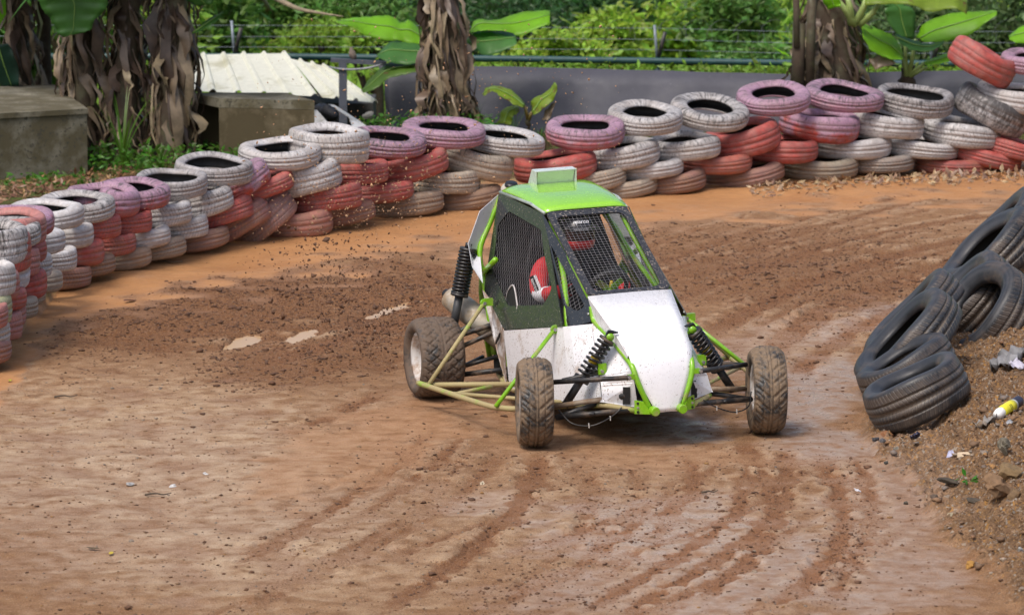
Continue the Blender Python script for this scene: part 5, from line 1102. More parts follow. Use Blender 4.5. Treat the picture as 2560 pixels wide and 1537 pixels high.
# green pipe fence with leaning arms and wires
e = empty('pipe_fence', AT(1643, 150, 47.6), label='dark green pipe fence with leaning black arms and barbed wire, beyond the grey barrier', cat='fence'); e.location.z = -1.35; L = lambda p: Vector(p)-e.location
GRN = mat('dark green pipe', (.022, .070, .072), .4, var=.25); GAL = mat('galvanised post', (.22, .26, .30), .5, metal=.3)
m = MB(); m.tube([L(AT(u, v, 47.6)) for u, v in ((-600, 140), (725, 142), (1300, 148), (1643, 153), (2000, 158), (2500, 160), (3100, 166))], .038, 10); m.build('top_rail', GRN, e, True)
for u, v in ((-60, 141), (585, 142), (1643, 153), (2330, 160)):
    p = AT(u, v, 47.64); m = MB(); m.tube([L((p.x, p.y, -1.5)), L(p)+Vector((0, 0, .03))], .034, 8); m.build('post', GRN, e, True)
    m = MB(); m.tube([L(p)+Vector((.01, 0, .02)), L(p)+Vector((.085, -.05, .33))], .024, 8); m.build('leaning_arm', BLK, e, True)
    m = MB(); m.tube([L(p)+Vector((0, .03, .02)), L(p)+Vector((-.03, .1, .40))], .018, 8); m.build('rear_arm', GAL, e, True)
for dv in (-52, -80, -26):
    m = MB(); P = [AT(u, v+dv+3*math.sin(u*.01), 47.62) for u, v in ((-600, 140), (200, 141), (725, 142), (1000, 146), (1300, 148), (1643, 153), (2000, 158), (2500, 160), (3100, 166))]
    m.tube([L(p) for p in P], .0022, 4); m.build('barbed_wire', GAL, e)
m = MB(); P = []
for i in range(520):
    u = 900+i*3.4; p = AT(u, 78, 47.8); a = i*.33; P.append(L(p)+Vector((.10*math.sin(a), .13*math.sin(a), .13*math.cos(a))))
m.tube(P, .0016, 4, False); m.build('wire_coil', mat('dull wire', (.12, .13, .14), .6), e)
# scrap by the shed
FL = mat('white metal flashing', (.62, .62, .60), .4, var=.08, dirt=(.3, .27, .2), damt=.3)
m = MB(); m.sheet([[AT(781, 276, 42.9), AT(792, 276, 42.8)], [AT(781, 330, 42.6), AT(840, 330, 42.5)]], .01); tag(m.build('metal_strip', FL), 'short white metal strip standing by the open concrete box', 'metal strip')
m = MB(); m.sheet([[AT(822, 262, 43.3), AT(836, 264, 43.4)], [AT(872, 292, 43.0), AT(893, 300, 43.1)], [AT(885, 330, 42.6), AT(925, 322, 42.7)]], .01); tag(m.build('metal_strip', FL), 'long white metal strip slanting down to the lilac top tyre', 'metal strip')
def heap(name, c, r, mt, label, cat, seed, bump_=.25, facet=False):
    rr = np.random.default_rng(seed); bm = bmesh.new(); bmesh.ops.create_icosphere(bm, subdivisions=3, radius=1)
    cuts = [(Vector(rr.normal(0, 1, 3)).normalized(), rr.uniform(.55, .9)) for _ in range(9)] if facet else []
    f = rr.normal(0, 1, (6, 3))*2.2; ph = rr.random(6)*6
    for v in bm.verts:
        d = v.co.normalized(); s = 1+sum(bump_*.4*math.sin(f[i] @ np.array(d)*1.0+ph[i]) for i in range(6))+bump_*.10*math.sin(17*d.x+ph[0])*math.sin(15*d.y+ph[1])
        for cn, ch in cuts:
            q_ = (d*s).dot(cn)
            if q_ > ch: d = d-cn*((q_-ch)/s)
        if facet: s *= 1+rr.uniform(-.035, .035)
        v.co = Vector((d.x*r[0]*s, d.y*r[1]*s, d.z*r[2]*s))
    me = bpy.data.meshes.new(name); bm.to_mesh(me); bm.free(); me.materials.append(mt); me.polygons.foreach_set('use_smooth', [not facet]*len(me.polygons))
    o = bpy.data.objects.new(name, me); C.objects.link(o); o.location = c; o.rotation_euler = (0, 0, rr.random()*6); return tag(o, label, cat)
BAG = mat('black plastic', (.02, .021, .025), .55, var=.4, scale=30, bump=.6)
p = AT(815, 284, 43.2); heap('plastic_bag', p, (.11, .09, .075), BAG, 'crumpled black plastic bag between the two white metal strips', 'bag', 3, .4)
p = AT(921, 290, 43.0); heap('stone', p, (.05, .04, .04), mat('pale stone', (.26, .25, .22), .85), 'pale round stone right of the t shaped pole foot', 'stone', 6)

# ------------------------------------------------------------------ banana plants
DEAD = leafmat('dead banana leaf', (.185, .135, .09), None, .10, .5, 6, None, (.30, 1.6))
STEM = mat('banana stem', (.075, .070, .035), .6, var=.6, scale=7, dirt=(.055, .036, .024), damt=.7, dscale=4)
GREEN = leafmat('banana leaf green', (.080, .225, .045), None, .45, .25, 2.5); LIMEL = leafmat('banana leaf lime', (.25, .54, .02), None, .55, .2, 2.5)
SICK = leafmat('yellowing banana leaf', (.20, .30, .02), None, .4, .3, 3, (.14, .075, .03)); RIB = mat('leaf midrib', (.17, .30, .06), .45)
def strips(base, top, r0, r1, n, seed, lmin=.25, lmax=.8, mt=DEAD, parent=None, org=None):
    rr = random.Random(seed); m = MB(); base, top = Vector(base), Vector(top)
    for i in range(n):
        t = .12+.88*rr.random()**.9; a = rr.random()*6.283; r = r0+(r1-r0)*t; c = base.lerp(top, t); out = Vector((math.cos(a), math.sin(a), 0)); side = Vector((-math.sin(a), math.cos(a), 0))
        Lh = min(lmin+(lmax-lmin)*rr.random()**1.5, max(.12, (c.z-base.z)*.95)); w0 = .007+.036*rr.random()**2; tw = rr.uniform(-2.2, 2.2); fl = rr.uniform(.0, .17); rows = []
        for k in range(7):
            f = k/6; p = c+out*(r*.95+fl*math.sin(f*math.pi*.8)+.03*f)+Vector((0, 0, -Lh*f))+side*(.06*math.sin(f*3+a)*rr.uniform(.3, 1))
            s2 = (side*math.cos(tw*f)+out*math.sin(tw*f)); wd = w0*(.6+1.2*math.sin(math.pi*min(1, f*.95+.08)))*(1-.3*f)*rr.uniform(.55, 1.45); p = p+side*rr.gauss(0, .012)+out*rr.gauss(0, .014)
            rows.append([p-s2*wd-(org or Vector()), p+out*.018*math.sin(5*f+a)-(org or Vector()), p+s2*wd-(org or Vector())])
        V = [q for r_ in rows for q in r_]; F = [(j*3+i2, j*3+i2+1, (j+1)*3+i2+1, (j+1)*3+i2) for j in range(6) for i2 in range(2)]; m.add(V, F)
    return m.build('dead_leaf_skirt', mt, parent, True)
def leaf(parent, st, Y, dY=.25, mt=GREEN, tilt=0.0, n=8, org=None, rib=True):
    """blade from outline stations (upper edge, lower edge); the lower edge stands dY nearer the track"""
    U_ = smooth_path([AT(a, b, Y+tilt*i) for i, (a, b, c, d) in enumerate(st)], 5); D_ = smooth_path([AT(c, d, Y-dY+tilt*i) for i, (a, b, c, d) in enumerate(st)], 5)
    m = MB(); rows = []; rr = random.Random(len(st)*17+int(st[0][0]))
    for i, (a, b) in enumerate(zip(U_, D_)):
        row = []; wv_ = .010*math.sin(i*1.1)+rr.uniform(-.004, .004)
        for j in range(n+1):
            t = j/n; p = a.lerp(b, t); fold = abs(t-.5)*2
            row.append(p+Vector((wv_*fold*.6, -.10*dY*math.sin(math.pi*t)+wv_*fold, .05*(a-b).length*(1-fold)+.004*math.sin(i*2.1+j)*fold))-org)
        rows.append(row)
    m.sheet(rows, .002); o = m.build('leaf', mt, parent, True)
    if rib: m = MB(); m.tube([r[n//2]+Vector((0, -.006, .004)) for r in rows], [.008*(1-.7*i/len(rows)) for i in range(len(rows))], 6); m.build('midrib', RIB, o, True)
    return o
def banana(label, base, top, r0, r1, nd, seed, bare=False, ndl=(.25, .8)):
    base, top = Vector(base), Vector(top); e = empty('banana_plant', base, label=label, cat='banana plant', group='banana plants behind the wall')
    m = MB(); N = 14; P = [Vector((0, 0, -.1))]+[(top-base)*(i/N)+Vector((.012*math.sin(i*1.9+seed), .012*math.cos(i*1.4), 0)) for i in range(N+1)]
    m.tube(P, [r0*1.25]+[r0+(r1-r0)*i/N+.012*math.sin(i*2.3+seed) for i in range(N+1)], 16); m.build('trunk', STEM, e, True)
    if nd: strips(base, top, r0, r1, nd, seed, *ndl, parent=e, org=base)
    return e, base
def onT(u, v, Y): p = AT(u, v, Y); return Vector((p.x, Y, float(terr(p.x, Y))))
def upto(u, v, Y): return AT(u, v, Y)
def crown(e, org, top, n, seed, L0=1.6):  # unseen upper leaves of the plants, added to shade the trunks below
    rr = random.Random(seed)
    for i in range(n):
        a = i*6.283/n+rr.uniform(-.3, .3); out = Vector((math.cos(a), math.sin(a), 0)); side = Vector((-math.sin(a), math.cos(a), 0)); L_ = L0*rr.uniform(.8, 1.2); el_ = rr.uniform(.5, 1.1); rows = []
        for k_ in range(13):
            f = k_/12; p = Vector(top)-org+out*(L_*f*.9)+Vector((0, 0, .25+L_*(el_*f-.95*f*f))); wd = .30*math.sin(math.pi*min(1, .04+f**.8*.96))+.01
            rows.append([p+side*wd*t+Vector((0, 0, -.25*wd*t*t)) for t in (-1, -.5, 0, .5, 1)])
        m = MB(); m.sheet(rows, .003); m.build('leaf', GREEN, e, True)
e, o_ = banana('leftmost banana plant with dark dead leaves, behind the grey concrete box', onT(52, 330, 43.2), upto(45, -60, 43.2), .10, .085, 90, 1)
crown(e, o_, AT(45, -60, 43.2), 6, 1); leaf(e, [(-60, -20, 25, -30), (-50, 30, 22, 20), (-20, 75, 18, 62)], 43.6, .2, LIMEL, org=o_); leaf(e, [(62, 50, 70, 46), (64, 80, 88, 74), (74, 112, 84, 104)], 43.9, .2, LIMEL, org=o_); leaf(e, [(-30, 120, 20, 110), (-20, 180, 40, 150), (10, 225, 50, 215)], 43.0, .2, leafmat('dark leaf', (.012, .05, .03)), org=o_)
e, o_ = banana('slim dark banana stem standing between the leftmost plant and the drooping leaf', onT(112, 330, 43.6), upto(106, -60, 43.6), .085, .075, 8, 2); crown(e, o_, AT(106, -60, 43.6), 5, 2)
e, o_ = banana('banana plant with one broad green leaf hanging over its dead leaves', onT(212, 412, 42.0), upto(205, -60, 42.0), .14, .12, 120, 3, ndl=(.3, 1.0))
crown(e, o_, AT(205, -60, 42.0), 6, 3); leaf(e, [(200, -60, 262, -62), (104, -2, 268, -6), (110, 28, 264, 24), (132, 56, 238, 50), (142, 80, 224, 76), (158, 95, 192, 86)], 41.4, .02, GREEN, org=o_)
e, o_ = banana('middle banana plant of the left group with olive stem showing', onT(318, 418, 41.9), upto(322, -60, 41.9), .13, .11, 95, 4)
crown(e, o_, AT(322, -60, 41.9), 6, 4); leaf(e, [(262, 0, 300, -10), (272, 40, 306, 30), (290, 70, 304, 62)], 42.3, .1, leafmat('dark leaf', (.012, .05, .03)), org=o_)
e, o_ = banana('banana plant right of the tall grass with pale ragged leaf skirt', onT(428, 425, 41.7), upto(440, -60, 41.9), .13, .105, 150, 5, ndl=(.3, 1.1))
crown(e, o_, AT(440, -60, 41.9), 6, 5); leaf(e, [(452, -40, 540, -46), (462, -2, 534, -8), (498, 17, 530, 12)], 41.6, .1, GREEN, org=o_); leaf(e, [(479, 84, 482, 86), (518, 50, 530, 62), (558, 30, 560, 33)], 41.8, .1, GREEN, org=o_)
e, o_ = banana('middle banana plant with ragged brown trunk and big lime leaves, behind the lilac top tyres', onT(1117, 292, 44.3), upto(1112, -60, 44.3), .19, .135, 150, 6, ndl=(.25, 1.0))
strips(o_+Vector((0, 0, 0)), o_+Vector((0, 0, .55)), .25, .19, 45, 16, .2, .5, parent=e, org=o_)
leaf(e, [(1058, 84, 1054, 110), (1024, 50, 1026, 110), (1006, 57, 990, 101), (975, 40, 975, 103), (927, 42, 910, 87), (881, 45, 886, 70), (838, 55, 842, 58)], 45.0, .35, LIMEL, org=o_)
leaf(e, [(1066, 112, 1068, 156), (1024, 104, 1013, 162), (978, 104, 975, 156), (940, 139, 946, 145)], 44.7, .45, GREEN, org=o_)
leaf(e, [(1064, 152, 1052, 178), (1007, 154, 1012, 187), (965, 161, 970, 198), (925, 197, 940, 222), (902, 228, 908, 233)], 44.5, .3, leafmat('olive leaf', (.085, .17, .02), None, .4, .35, 4, (.12, .07, .03)), org=o_)
leaf(e, [(1171, 88, 1177, 82), (1190, 50, 1210, 77), (1237, 51, 1266, 79), (1305, 31, 1303, 89), (1376, 26, 1374, 58)], 45.0, .4, LIMEL, org=o_)
leaf(e, [(1164, 100, 1176, 108), (1195, 79, 1210, 138), (1231, 78, 1246, 133), (1287, 84, 1293, 111)], 44.8, .4, GREEN, org=o_)
e, o_ = banana('broad banana plant at the right with dark shaggy trunk and pale green leaf stalks', onT(2088, 275, 44.6), upto(2080, -40, 44.9), .29, .22, 210, 7, ndl=(.25, .8))
for a, b in (((2138, 62), (2062, -30)), ((2128, 60), (2108, -30)), ((2140, 58), (2170, -30)), ((2150, 60), (2200, 6))): m = MB(); m.tube(smooth_path([AT(*a, 44.5)-o_, AT((a[0]+b[0])/2+6, (a[1]+b[1])/2, 44.4)-o_, AT(*b, 44.5)-o_], 4), [.045-.003*i for i in range(9)], 8); m.build('leaf_stalk', mat('pale leaf stalk', (.30, .40, .13), .45, var=.2), e, True)
leaf(e, [(2160, -40, 2162, 14), (2205, -40, 2215, 11), (2280, -38, 2280, 13), (2330, -30, 2322, 30), (2380, -24, 2386, 22), (2420, -12, 2416, 37)], 44.5, .35, SICK, org=o_); leaf(e, [(2055, -40, 2090, -40), (2058, 5, 2100, 0), (2072, 25, 2102, 18)], 44.2, .2, LIMEL, org=o_)
for a, b, t in (((1998, 60), (1994, 220), .07), ((2030, -30), (2024, 220), .05), ((1990, -40), (1992, 120), .035)): m = MB(); m.tube([AT(*a, 44.3)-o_, AT(*b, 44.2)-o_], t, 8); m.build('old_stem', STEM, e, True)
strips(o_+Vector((-.42, -.1, .1)), o_+Vector((-.40, -.1, 1.0)), .06, .05, 22, 17, .2, .6, parent=e, org=o_)
leaf(e, [(1932, 119, 1934, 121), (1955, 128, 1960, 136), (1972, 136, 1974, 142)], 44.4, .05, LIMEL, org=o_, rib=False)
e, o_ = banana('small banana plant with broad fresh leaves, right of the shaggy trunk', onT(2270, 280, 44.9), upto(2270, 168, 44.9), .10, .075, 10, 8, ndl=(.08, .2))
leaf(e, [(2258, 140, 2256, 150), (2239, 97, 2222, 147), (2203, 76, 2179, 127), (2147, 53, 2158, 95)], 44.8, .35, LIMEL, org=o_); leaf(e, [(2252, 100, 2284, 100), (2222, 58, 2288, 58), (2213, 29, 2285, 26), (2212, 14, 2258, 12)], 45.1, -.1, GREEN, org=o_)
leaf(e, [(2290, 94, 2307, 106), (2313, 58, 2356, 104), (2378, 34, 2417, 91), (2442, 29, 2459, 62), (2490, 26, 2492, 37)], 45.0, .3, LIMEL, org=o_); leaf(e, [(2236, 84, 2248, 108), (2281, 100, 2282, 126), (2320, 110, 2327, 128), (2360, 102, 2360, 108)], 44.6, .2, GREEN, org=o_)
leaf(e, [(2309, 155, 2312, 163), (2345, 142, 2353, 159), (2378, 129, 2382, 153), (2395, 128, 2396, 167)], 44.7, .2, LIMEL, org=o_); leaf(e, [(2224, 140, 2240, 160), (2200, 138, 2190, 175), (2172, 150, 2196, 190)], 44.6, .1, DEAD, org=o_, rib=False)
for a, b in (((2268, 190), (2255, 140)), ((2272, 190), (2290, 98)), ((2272, 188), (2312, 158)), ((2266, 190), (2262, 100)), ((2274, 190), (2318, 168))): m = MB(); m.tube([AT(*a, 44.85)-o_, AT(*b, 44.8)-o_], [.03, .015], 8); m.build('leaf_stalk', mat('pale leaf stalk', (.30, .40, .13), .45), e, True)
e, o_ = banana('young banana shoot with yellow brown leaves above the white and lilac top tyres', onT(1322, 330, 42.4), upto(1320, 282, 42.4), .024, .02, 0, 9)
leaf(e, [(1314, 264, 1308, 270), (1289, 233, 1281, 260), (1250, 216, 1250, 240), (1218, 219, 1231, 229), (1205, 236, 1210, 240)], 42.4, .18, SICK, org=o_); leaf(e, [(1328, 279, 1334, 289), (1331, 249, 1372, 262), (1366, 230, 1388, 241), (1386, 206, 1393, 215)], 42.4, .18, SICK, org=o_); leaf(e, [(1243, 309, 1276, 314), (1257, 275, 1283, 292), (1282, 265, 1296, 282), (1297, 267, 1299, 276)], 42.5, .15, SICK, org=o_)
leaf(e, [(1376, 262, 1388, 256), (1362, 280, 1380, 284), (1356, 300, 1370, 302)], 42.3, .05, DEAD, org=o_, rib=False)
for a, b in (((1320, 300), (1312, 266)), ((1321, 302), (1330, 280))): m = MB(); m.tube([AT(*a, 42.4)-o_, AT(*b, 42.35)-o_], [.02, .014], 8); m.build('leaf_stalk', mat('brown leaf stalk', (.16, .12, .03), .5), e, True)
leaf_far = empty('banana_plant', onT(2640, 275, 45.2), label='banana plant mostly outside the right edge, one leaf reaching into view', cat='banana plant', group='banana plants behind the wall'); o_ = leaf_far.location.copy()
m = MB(); m.tube([Vector((0, 0, -.1)), Vector((0, 0, .9))], [.1, .08], 12); m.build('trunk', STEM, leaf_far, True); leaf(leaf_far, [(2640, 40, 2640, 130), (2590, 52, 2584, 112), (2548, 70, 2542, 108), (2520, 92, 2524, 100)], 45.0, .25, LIMEL, org=o_)

# ------------------------------------------------------------------ grass, weeds, shrubs
def leafcloud(name, P, sz, mt, seed, parent=None, up=.35, asp=.42, droop=.3):
    r = np.random.default_rng(seed); n = len(P); d = r.standard_normal((n, 3)); d[:, 2] = d[:, 2]*.6-droop; d /= np.linalg.norm(d, axis=1)[:, None]
    nn = r.standard_normal((n, 3)); nn[:, 2] += up*2.5; nn[:, 1] -= up; s = np.cross(d, nn); s /= np.linalg.norm(s, axis=1)[:, None]+1e-9; nn = np.cross(s, d)
    L_ = (sz*(.6+.8*r.random(n)))[:, None]; W_ = L_*asp
    a = P; b = P+d*L_*.5+s*W_*.5-nn*L_*.06; c = P+d*L_; e_ = P+d*L_*.5-s*W_*.5-nn*L_*.06; mid = P+d*L_*.52+nn*L_*.05
    V = np.stack([a, b, c, e_, mid], 1); F0 = np.array([[0, 1, 4, 4], [1, 2, 4, 4], [2, 3, 4, 4], [3, 0, 4, 4]])[:, :3]
    F = F0[None]+(np.arange(n)*5)[:, None, None]; return mk_np(name, V.reshape(-1, 3), F.reshape(-1, 3), mt, parent)
def shrub(label, u, v, Y, ru, rv, n, sz, col, seed, kind='shrub', trans=.45, clumps=26, asp=.42, loose=.30):
    r = np.random.default_rng(seed); c = AT(u, v, Y); s = 1/ppm(Y); rad = np.array([ru*s, min(ru*s, 1.6), rv*s]); g = float(terr(c.x, Y)); base = Vector((c.x, Y, g))
    e = empty(kind, base, label=label, cat=kind, group='shrubs and trees beyond the fence')
    q = r.standard_normal((clumps, 3)); q /= np.linalg.norm(q, axis=1)[:, None]; q *= (r.random((clumps, 1))**.45)
    cc = np.array(c)[None]-np.array(base)[None]+q*rad; w = r.random(clumps)**1.5+.15; w /= w.sum(); ci = r.choice(clumps, n, p=w)
    P = cc[ci]+r.standard_normal((n, 3))*rad*loose*(.4+.8*r.random((n, 1))); P = P[P[:, 2] > -.2]
    leafcloud('crown', P, sz, leafmat('foliage %d' % seed, col, None, trans, .35, 1.2), seed, e, asp=asp)
    m = MB(); top = Vector(c)-base; m.tube(smooth_path([Vector((0, 0, -.2)), top*.5+Vector((.08, 0, 0)), top*1.05], 4), [.10-.008*i for i in range(9)], 8); m.build('trunk', STEM, e, True)
    for k_ in range(5):
        m = MB(); t = Vector(cc[k_]); st_ = top*(.35+.1*k_); m.tube(smooth_path([st_, st_.lerp(t, .5)+Vector((0, 0, .08)), t], 3), [.035, .03, .026, .022, .018, .012, .008], 6); m.build('limb', STEM, e, True)
    return e
LM, MG, DG, YG, GG = (.30, .46, .05), (.12, .25, .045), (.045, .115, .028), (.23, .37, .04), (.12, .20, .065)
for i, a in enumerate([
 ('leafy mid green shrub behind the left banana stems', 100, 60, 48.5, 170, 120, 2600, .20, MG),
 ('bright shrub glimpsed between the left banana trunks', 330, 80, 49, 150, 130, 2400, .19, YG),
 ('shrub with large light leaves right above the left end of the shed roof', 540, 55, 51, 110, 95, 2000, .17, MG),
 ('dense green shrub above the shed roof', 680, 40, 53, 150, 105, 3400, .13, MG),
 ('yellow green low shrub over the right end of the shed roof', 800, 100, 50.5, 120, 48, 1800, .11, YG),
 ('feathery green tree behind the big lime banana leaf', 930, 30, 52, 130, 90, 3400, .10, MG),
 ('dark tree directly behind the middle banana trunk', 1080, 20, 56, 170, 110, 3200, .13, DG),
 ('dark shrub beside the large right hand lime leaf', 1290, 45, 55, 160, 80, 3200, .12, DG),
 ('lime bush over the pipe rail between the middle plant and the fence post', 1390, 118, 52, 100, 40, 1700, .12, LM),
 ('mid green tree above the middle of the fence', 1460, 15, 60, 170, 55, 2600, .15, DG),
 ('pale lime bush left of the fence post', 1530, 95, 54, 80, 60, 1500, .15, LM),
 ('tall pale lime bush just right of the fence post', 1715, 75, 55, 85, 85, 1900, .16, LM),
 ('dark tree behind the lime bushes near the right trunk', 1640, 15, 62, 150, 60, 2400, .16, DG),
 ('round leaved green tree left of the shaggy banana trunk', 1850, 50, 53, 130, 100, 3000, .13, MG),
 ('green bush low behind the rail by the shaggy trunk', 1880, 140, 50, 110, 35, 1500, .11, MG),
 ('dull green tree behind the small banana plant', 2300, 60, 52, 190, 120, 3800, .13, GG),
 ('grey green tree at the right frame edge', 2510, 70, 53, 150, 110, 3200, .13, GG),
]):
    e = shrub(*a[:8], a[8], 60+i, 'tree' if 'tree' in a[0] else 'shrub')
    if i == 3: m = MB(); m.tube([p-e.location for p in smooth_path([Vector(AT(680, 40, 53)), AT(640, -30, 50), AT(690, -4, 47.5), AT(745, 22, 47), AT(800, 33, 46.8), AT(858, 42, 46.6)], 4)], [.05-.0022*q for q in range(21)], 6); m.build('bare_branch', mat('pale bark', (.26, .21, .14), .8, var=.3), e, True)
# a far green bank of growth fills the rest
r = np.random.default_rng(77); n = 9000; Yf = r.uniform(57, 70, n); Xf = r.uniform(-10, 10, n); P = np.stack([Xf, Yf, terr(Xf, Yf)+r.random(n)*1.1], -1)
tag(leafcloud('hillside_growth', P, .30, leafmat('hillside leaves', (.26, .42, .05), None, .5, .4, .5), 78, asp=.35), kind='stuff')
n = 2600; uu = r.uniform(900, 2600, n); P = np.array([AT(u, r.normal(172, 9), 47.2+r.random()*1.6)[:] for u in uu]); tag(leafcloud('fence_growth', P, .09, leafmat('fence leaves', (.22, .38, .04), None, .5, .35), 79), kind='stuff')
# low weeds on the strip of soil behind the wall
def weedpts(n, u0, u1, v0, v1, Y0, Y1, zh): 
    P = []
    for _ in range(n):
        Yd = r.uniform(Y0, Y1); u = r.uniform(u0, u1); p = AT(u, 300, Yd); P.append((p.x, Yd, float(terr(p.x, Yd))+zh*r.random()**1.5))
    return np.array(P)
P = np.concatenate([weedpts(130, -20, 230, 0, 0, 39.6, 40.5, .08), weedpts(650, 225, 480, 0, 0, 40.6, 41.8, .22), weedpts(700, 480, 640, 0, 0, 41, 43, .2), weedpts(800, 900, 1250, 0, 0, 43.2, 44.4, .25)])
tag(leafcloud('ground_weeds', P, .075, leafmat('weed leaves', (.075, .20, .02), None, .45, .35), 80, up=.6, droop=-.1), kind='stuff')
def blades(label, base, n, L0, L1, w, col, seed, spread=.5, name='grass_clump', cat='grass'):
    rr = random.Random(seed); m = MB()
    for i in range(n):
        a = rr.random()*6.28; out = Vector((math.cos(a), math.sin(a), 0)); Ln = rr.uniform(L0, L1); sp = rr.uniform(.2, 1)*spread; side = Vector((-out.y, out.x, 0)); rows = []
        for k_ in range(7):
            f = k_/6; p = out*(Ln*sp*f**1.6)+Vector((0, 0, Ln*(f-.35*sp*f**3))); wd = w*(1-f)**.6*(.5+f if f < .4 else 1)
            rows.append([p-side*wd, p+side*wd])
        V = [q for r_ in rows for q in r_]; m.add(V, [(j*2, j*2+1, j*2+3, j*2+2) for j in range(6)])
    o = m.build(name, leafmat('grass %s' % label[:12], col, None, .45, .25), None, True); o.location = base; return tag(o, label, cat)
blades('tall bright grass clump in front of the left banana trunks', onT(308, 430, 41.0), 20, .5, .92, .013, (.12, .28, .03), 3, .55)
blades('small pale grass tuft under the torn edged white tyre wall section', onT(400, 440, 40.9), 14, .2, .42, .009, (.10, .24, .03), 4, .7)
blades('thick feathery grass at the foot of the middle banana plant', onT(1178, 300, 44.4), 150, .2, .46, .006, (.09, .22, .03), 5, .6)
blades('thin grass stems rising before the grey barrier', onT(1285, 310, 43.5), 12, .35, .62, .004, (.10, .24, .05), 6, .7)
blades('grass tuft by the young banana shoot', onT(1350, 320, 43.0), 26, .15, .3, .005, (.09, .22, .03), 7, .7)
def smallweed(label, p, n, rad, sz, seed, col=(.07, .22, .02)):
    rr = np.random.default_rng(seed); P = rr.standard_normal((n, 3))*np.array([rad, rad*.6, rad*.5]); P[:, 2] = np.abs(P[:, 2]); o = leafcloud('weed', P, sz, leafmat('weed %d' % seed, col, None, .45, .3), seed, up=.5, droop=-.1); o.location = p; tag(o, label, 'weed')
p = G(1978, 440); smallweed('green weed growing beside the dusty pink bottom tyre', p, 130, .11, .06, 21)
p = G(2215, 428); smallweed('weed in front of the grey bottom tyre', p, 80, .12, .055, 22)
p = G(2420, 1262); smallweed('tiny bright seedling on the gravel bank', (p.x, p.y, gz(p.x, p.y)), 12, .02, .045, 23)

# ------------------------------------------------------------------ stones and litter
def onbank(u, v):
    """where the sight line through a pixel meets the ground sheet"""
    d = ray(u, v); t = 18.0
    while t < 45:
        p = Vector((0, 0, CAMH))+d*t
        if p.z <= float(terr(p.x, p.y)): break
        t += .02
    return Vector((p.x, p.y, gz(p.x, p.y)))
ROCKS = [((2218, 1088), (.085,.07,.055), (.26,.12,.055), 'rusty orange clod at the foot of the lowest black tyre', 'clod'),
 ((2187, 1103), (.030,.028,.026), (.045,.047,.055), 'dark round stone left of the orange clod', 'stone'),
 ((2206, 1105), (.032,.026,.022), (.11,.11,.12), 'grey stone touching the dark round stone', 'stone'),
 ((2240, 1127), (.036,.03,.022), (.20,.19,.16), 'light grey pebble below the orange clod', 'stone'),
 ((2505, 1140), (.055,.09,.10), (.17,.15,.11), 'tall brownish grey rock leaning on the bank', 'rock'),
 ((2492, 1252), (.125,.11,.10), (.21,.125,.065), 'big brown earth lump with root fibres on the bank', 'clod'),
 ((2535, 1250), (.085,.07,.065), (.16,.10,.05), 'dark brown lump right of the big earth lump', 'clod'),
 ((2535, 1195), (.12,.10,.07), (.20,.13,.06), 'mossy brown lump near the right frame edge', 'clod'),
 ((2378, 1292), (.07,.05,.035), (.33,.28,.18), 'pale yellowish flat rock at the bank edge', 'rock'),
 ((2265, 1260), (.03,.022,.02), (.07,.06,.045), 'lone dark stone on the wet ground left of the pale rock', 'stone'),
 ((2335, 1262), (.05,.035,.03), (.10,.07,.05), 'brown chunk left of the pale flat rock', 'stone'),
 ((2425, 1420), (.05,.04,.035), (.42,.22,.05), 'orange yellow stone low on the bank', 'stone'),
 ((2550, 1375), (.035,.03,.03), (.40,.40,.38), 'whitish stone at the right frame edge', 'stone'),
 ((2523, 1075), (.045,.03,.03), (.33,.34,.36), 'bluish grey slab stone under the yellow tube', 'stone'),
 ((2365, 1228), (.12,.03,.03), (.06,.048,.035), 'dark rotten stick fragment on the bank', 'wood piece'),
 ((2440, 1245), (.10,.025,.025), (.08,.065,.05), 'thin grey brown stick above the pale flat rock', 'wood piece'),
 ((2215, 1162), (.030,.02,.018), (.05,.05,.045), 'black pebble on the wet edge of the track', 'stone'),
 ((325, 1209), (.045,.03,.020), (.36,.35,.34), 'grey flat stone on the dry left ground', 'stone'),
 ((430, 1212), (.045,.025,.014), (.62,.60,.58), 'white flake right of the grey flat stone', 'stone'),
 ((512, 1185), (.05,.025,.014), (.60,.58,.57), 'white chip farther up right of the white flake', 'stone'),
 ((1205, 1209), (.05,.02,.018), (.55,.46,.33), 'pale chip in front of the left front wheel', 'stone')]
for i, ((u, v), r_, col, lab, cat) in enumerate(ROCKS):
    p = onbank(u, v); o = heap('stone' if cat == 'stone' else cat.replace(' ', '_'), p+Vector((0, 0, r_[2]*.35)), tuple(x*.72 for x in r_), mat('rock tone %d' % i, col, .85, var=.35, scale=30, bump=.6, bdist=.006), lab, cat, 100+i, .42 if 'stick' not in lab else .15, True)
    if 'stick' in lab: o.rotation_euler = (0, .15, -.35)
